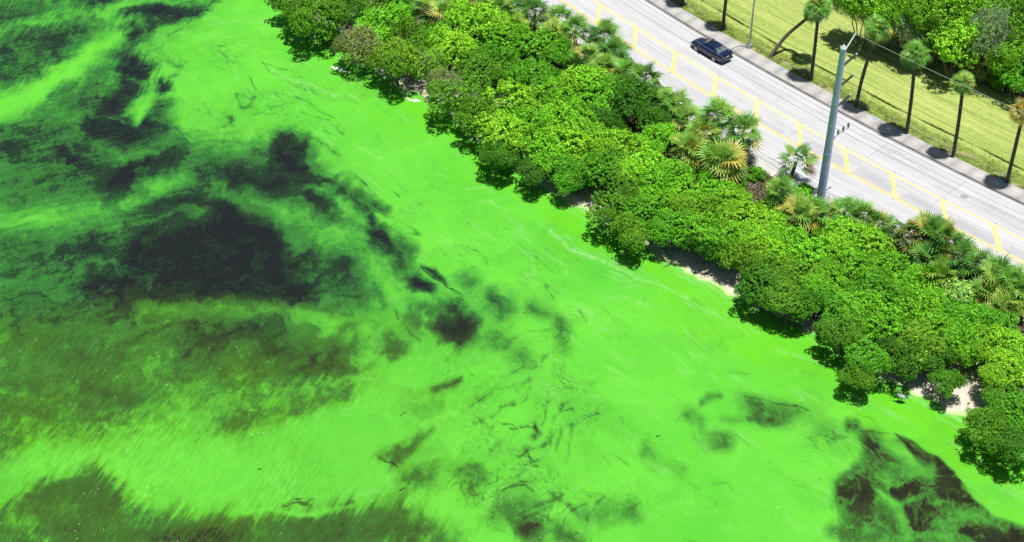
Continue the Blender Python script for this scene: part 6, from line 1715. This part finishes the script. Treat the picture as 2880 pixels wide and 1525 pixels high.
flecks('dark_flecks', 90, (880, 560, 2500, 1360), M_DARKBIT, 'dark specks of debris on the algae', .04, 9)
flecks('dark_flecks', 50, (480, 100, 1100, 560), M_DARKBIT, 'dark specks of debris on the algae farther off', .04, 10)

# drifting sticks
M_STICK = plain('wet_stick', (.022, .024, .016), .6)
def stick(pts, r, label):
    V = [Vector((*ground([p], Z_WATER, 1.0)[0], Z_WATER + .02 + .02 * i)) for i, p in enumerate(pts)]
    mb = MB(); mb.tube(V, [r * 1.0] + [r * .8] * (len(V) - 2) + [r * .35], 6); o = mb.build('drifting_stick', M_STICK, None, True); tag(o, label, 'stick', 'sticks adrift on the algae')
e_ = lambda x, y: (960 + x / 2.68, 1016 + y / 2.68)
stick([e_(438, 975), e_(465, 965), e_(487, 952)], .05, 'dark stick adrift above the dark bottom left water')
stick([e_(500, 925), e_(520, 920)], .05, 'short dark stub adrift just right of the longer stick')
stick([e_(2372, 572), e_(2385, 565), e_(2402, 566)], .05, 'short dark stick alone on the thick algae left of the lens shaped dark patch')
stick([e_(445, 415), e_(468, 395), e_(492, 384)], .03, 'thin bent twig adrift above the grey green patch at bottom centre')
stick([(722 + 3, 1321), (731, 1319.5), (736, 1321)], .045, 'small tan stick in the bright band at the bottom left')

# the heron
M_HERON = plain('slate_grey_feathers', (.30, .33, .36), .8, 0, .2, 9)
M_HERW = plain('pale_feathers', (.70, .72, .72), .8, 0, .1, 9)
M_BILL = plain('yellow_bill', (.30, .22, .05), .5)
hb = ground([(2529, 1131)], Z_WATER, 1.0)[0]
her = empty('heron', (hb[0], hb[1], Z_WATER), math.radians(168)); tag(her, 'grey heron wading in the algae in front of the dark mangrove', 'bird')
pts = [(-.52, 0, .50), (-.40, 0, .53), (-.22, 0, .60), (0, 0, .66), (.18, 0, .70), (.27, 0, .80), (.24, 0, .93), (.22, 0, 1.05), (.28, 0, 1.13), (.37, 0, 1.14), (.42, 0, 1.13)]
rad = [.015, .055, .12, .155, .12, .065, .042, .036, .042, .052, .022]
mb = MB(); mb.tube(pts, rad, 12); b_ = mb.build('body', M_HERON, her, True)
mb = MB(); mb.tube([(.41, 0, 1.13), (.50, 0, 1.12), (.60, 0, 1.10)], [.02, .014, .003], 8); mb.build('bill', M_BILL, her, True)
for s in (1, -1):
    mb = MB(); mb.tube([(.02, s * .06, .56), (-.04, s * .06, .30), (.0, s * .06, -.12)], [.022, .012, .010], 6); mb.build('leg', M_BILL, her, True)
    mb = MB(); mb.tube([(-.52, s * .05, .52), (-.25, s * .135, .62), (.10, s * .13, .70)], [.012, .075, .05], 8); mb.build('wing', M_HERON, her, True)
    mb = MB(); mb.box((.385, s * .045, 1.15), (.018, .012, .018)); mb.build('eye', M_TRIM, b_)
mb = MB(); mb.tube([(.33, 0, 1.175), (.22, 0, 1.185), (.12, 0, 1.15)], [.03, .014, .003], 6); mb.build('crest', M_TRIM, her, True)
mb = MB(); mb.tube([(.29, 0, .76), (.275, 0, .93), (.25, 0, 1.05), (.31, 0, 1.115)], [.045, .034, .030, .03], 8); mb.build('throat', M_HERW, her, True)

# bleached branches and a fallen bough at the water's edge
def bough(pts, r, label, z):
    V = [Vector((*ground([p], z, 1.0)[0], z + .06 * i)) for i, p in enumerate(pts)]
    mb = MB(); mb.tube(V, [r] + [r * .8] * (len(V) - 2) + [r * .3], 6)
    rg_ = random.Random(len(pts) * 7 + int(pts[0][0]))
    for k in range(4):
        q = V[0].lerp(V[-1], rg_.uniform(.3, .9)); mb.tube([q, q + Vector((rg_.uniform(-.5, .5), rg_.uniform(-.5, .5), rg_.uniform(.1, .35)))], [r * .5, r * .15], 5)
    o = mb.build('dead_branch', M_TWIG, None, True); tag(o, label, 'branch', 'bleached dead branches at the waterline')
def z3_(x, y): return (760 + x / 3.481, y / 3.481)
bough([z3_(910, 525), z3_(1010, 490), z3_(1110, 490), z3_(1170, 530)], .07, 'bleached arched branch beside the golden olive mangrove', -.1)
bough([z3_(1700, 830), z3_(1860, 840), z3_(1960, 900)], .06, 'bleached branch over the right end of the rock ledge', -.4)
bough([(1672, 597), (1674, 580), (1680, 566)], .05, 'pale bare branch at first sand patch on the shore', -.7)
bough([(1893, 734), (1880, 741), (1868, 747)], .06, 'short dark branch lying on the long sand strip', -1.05)
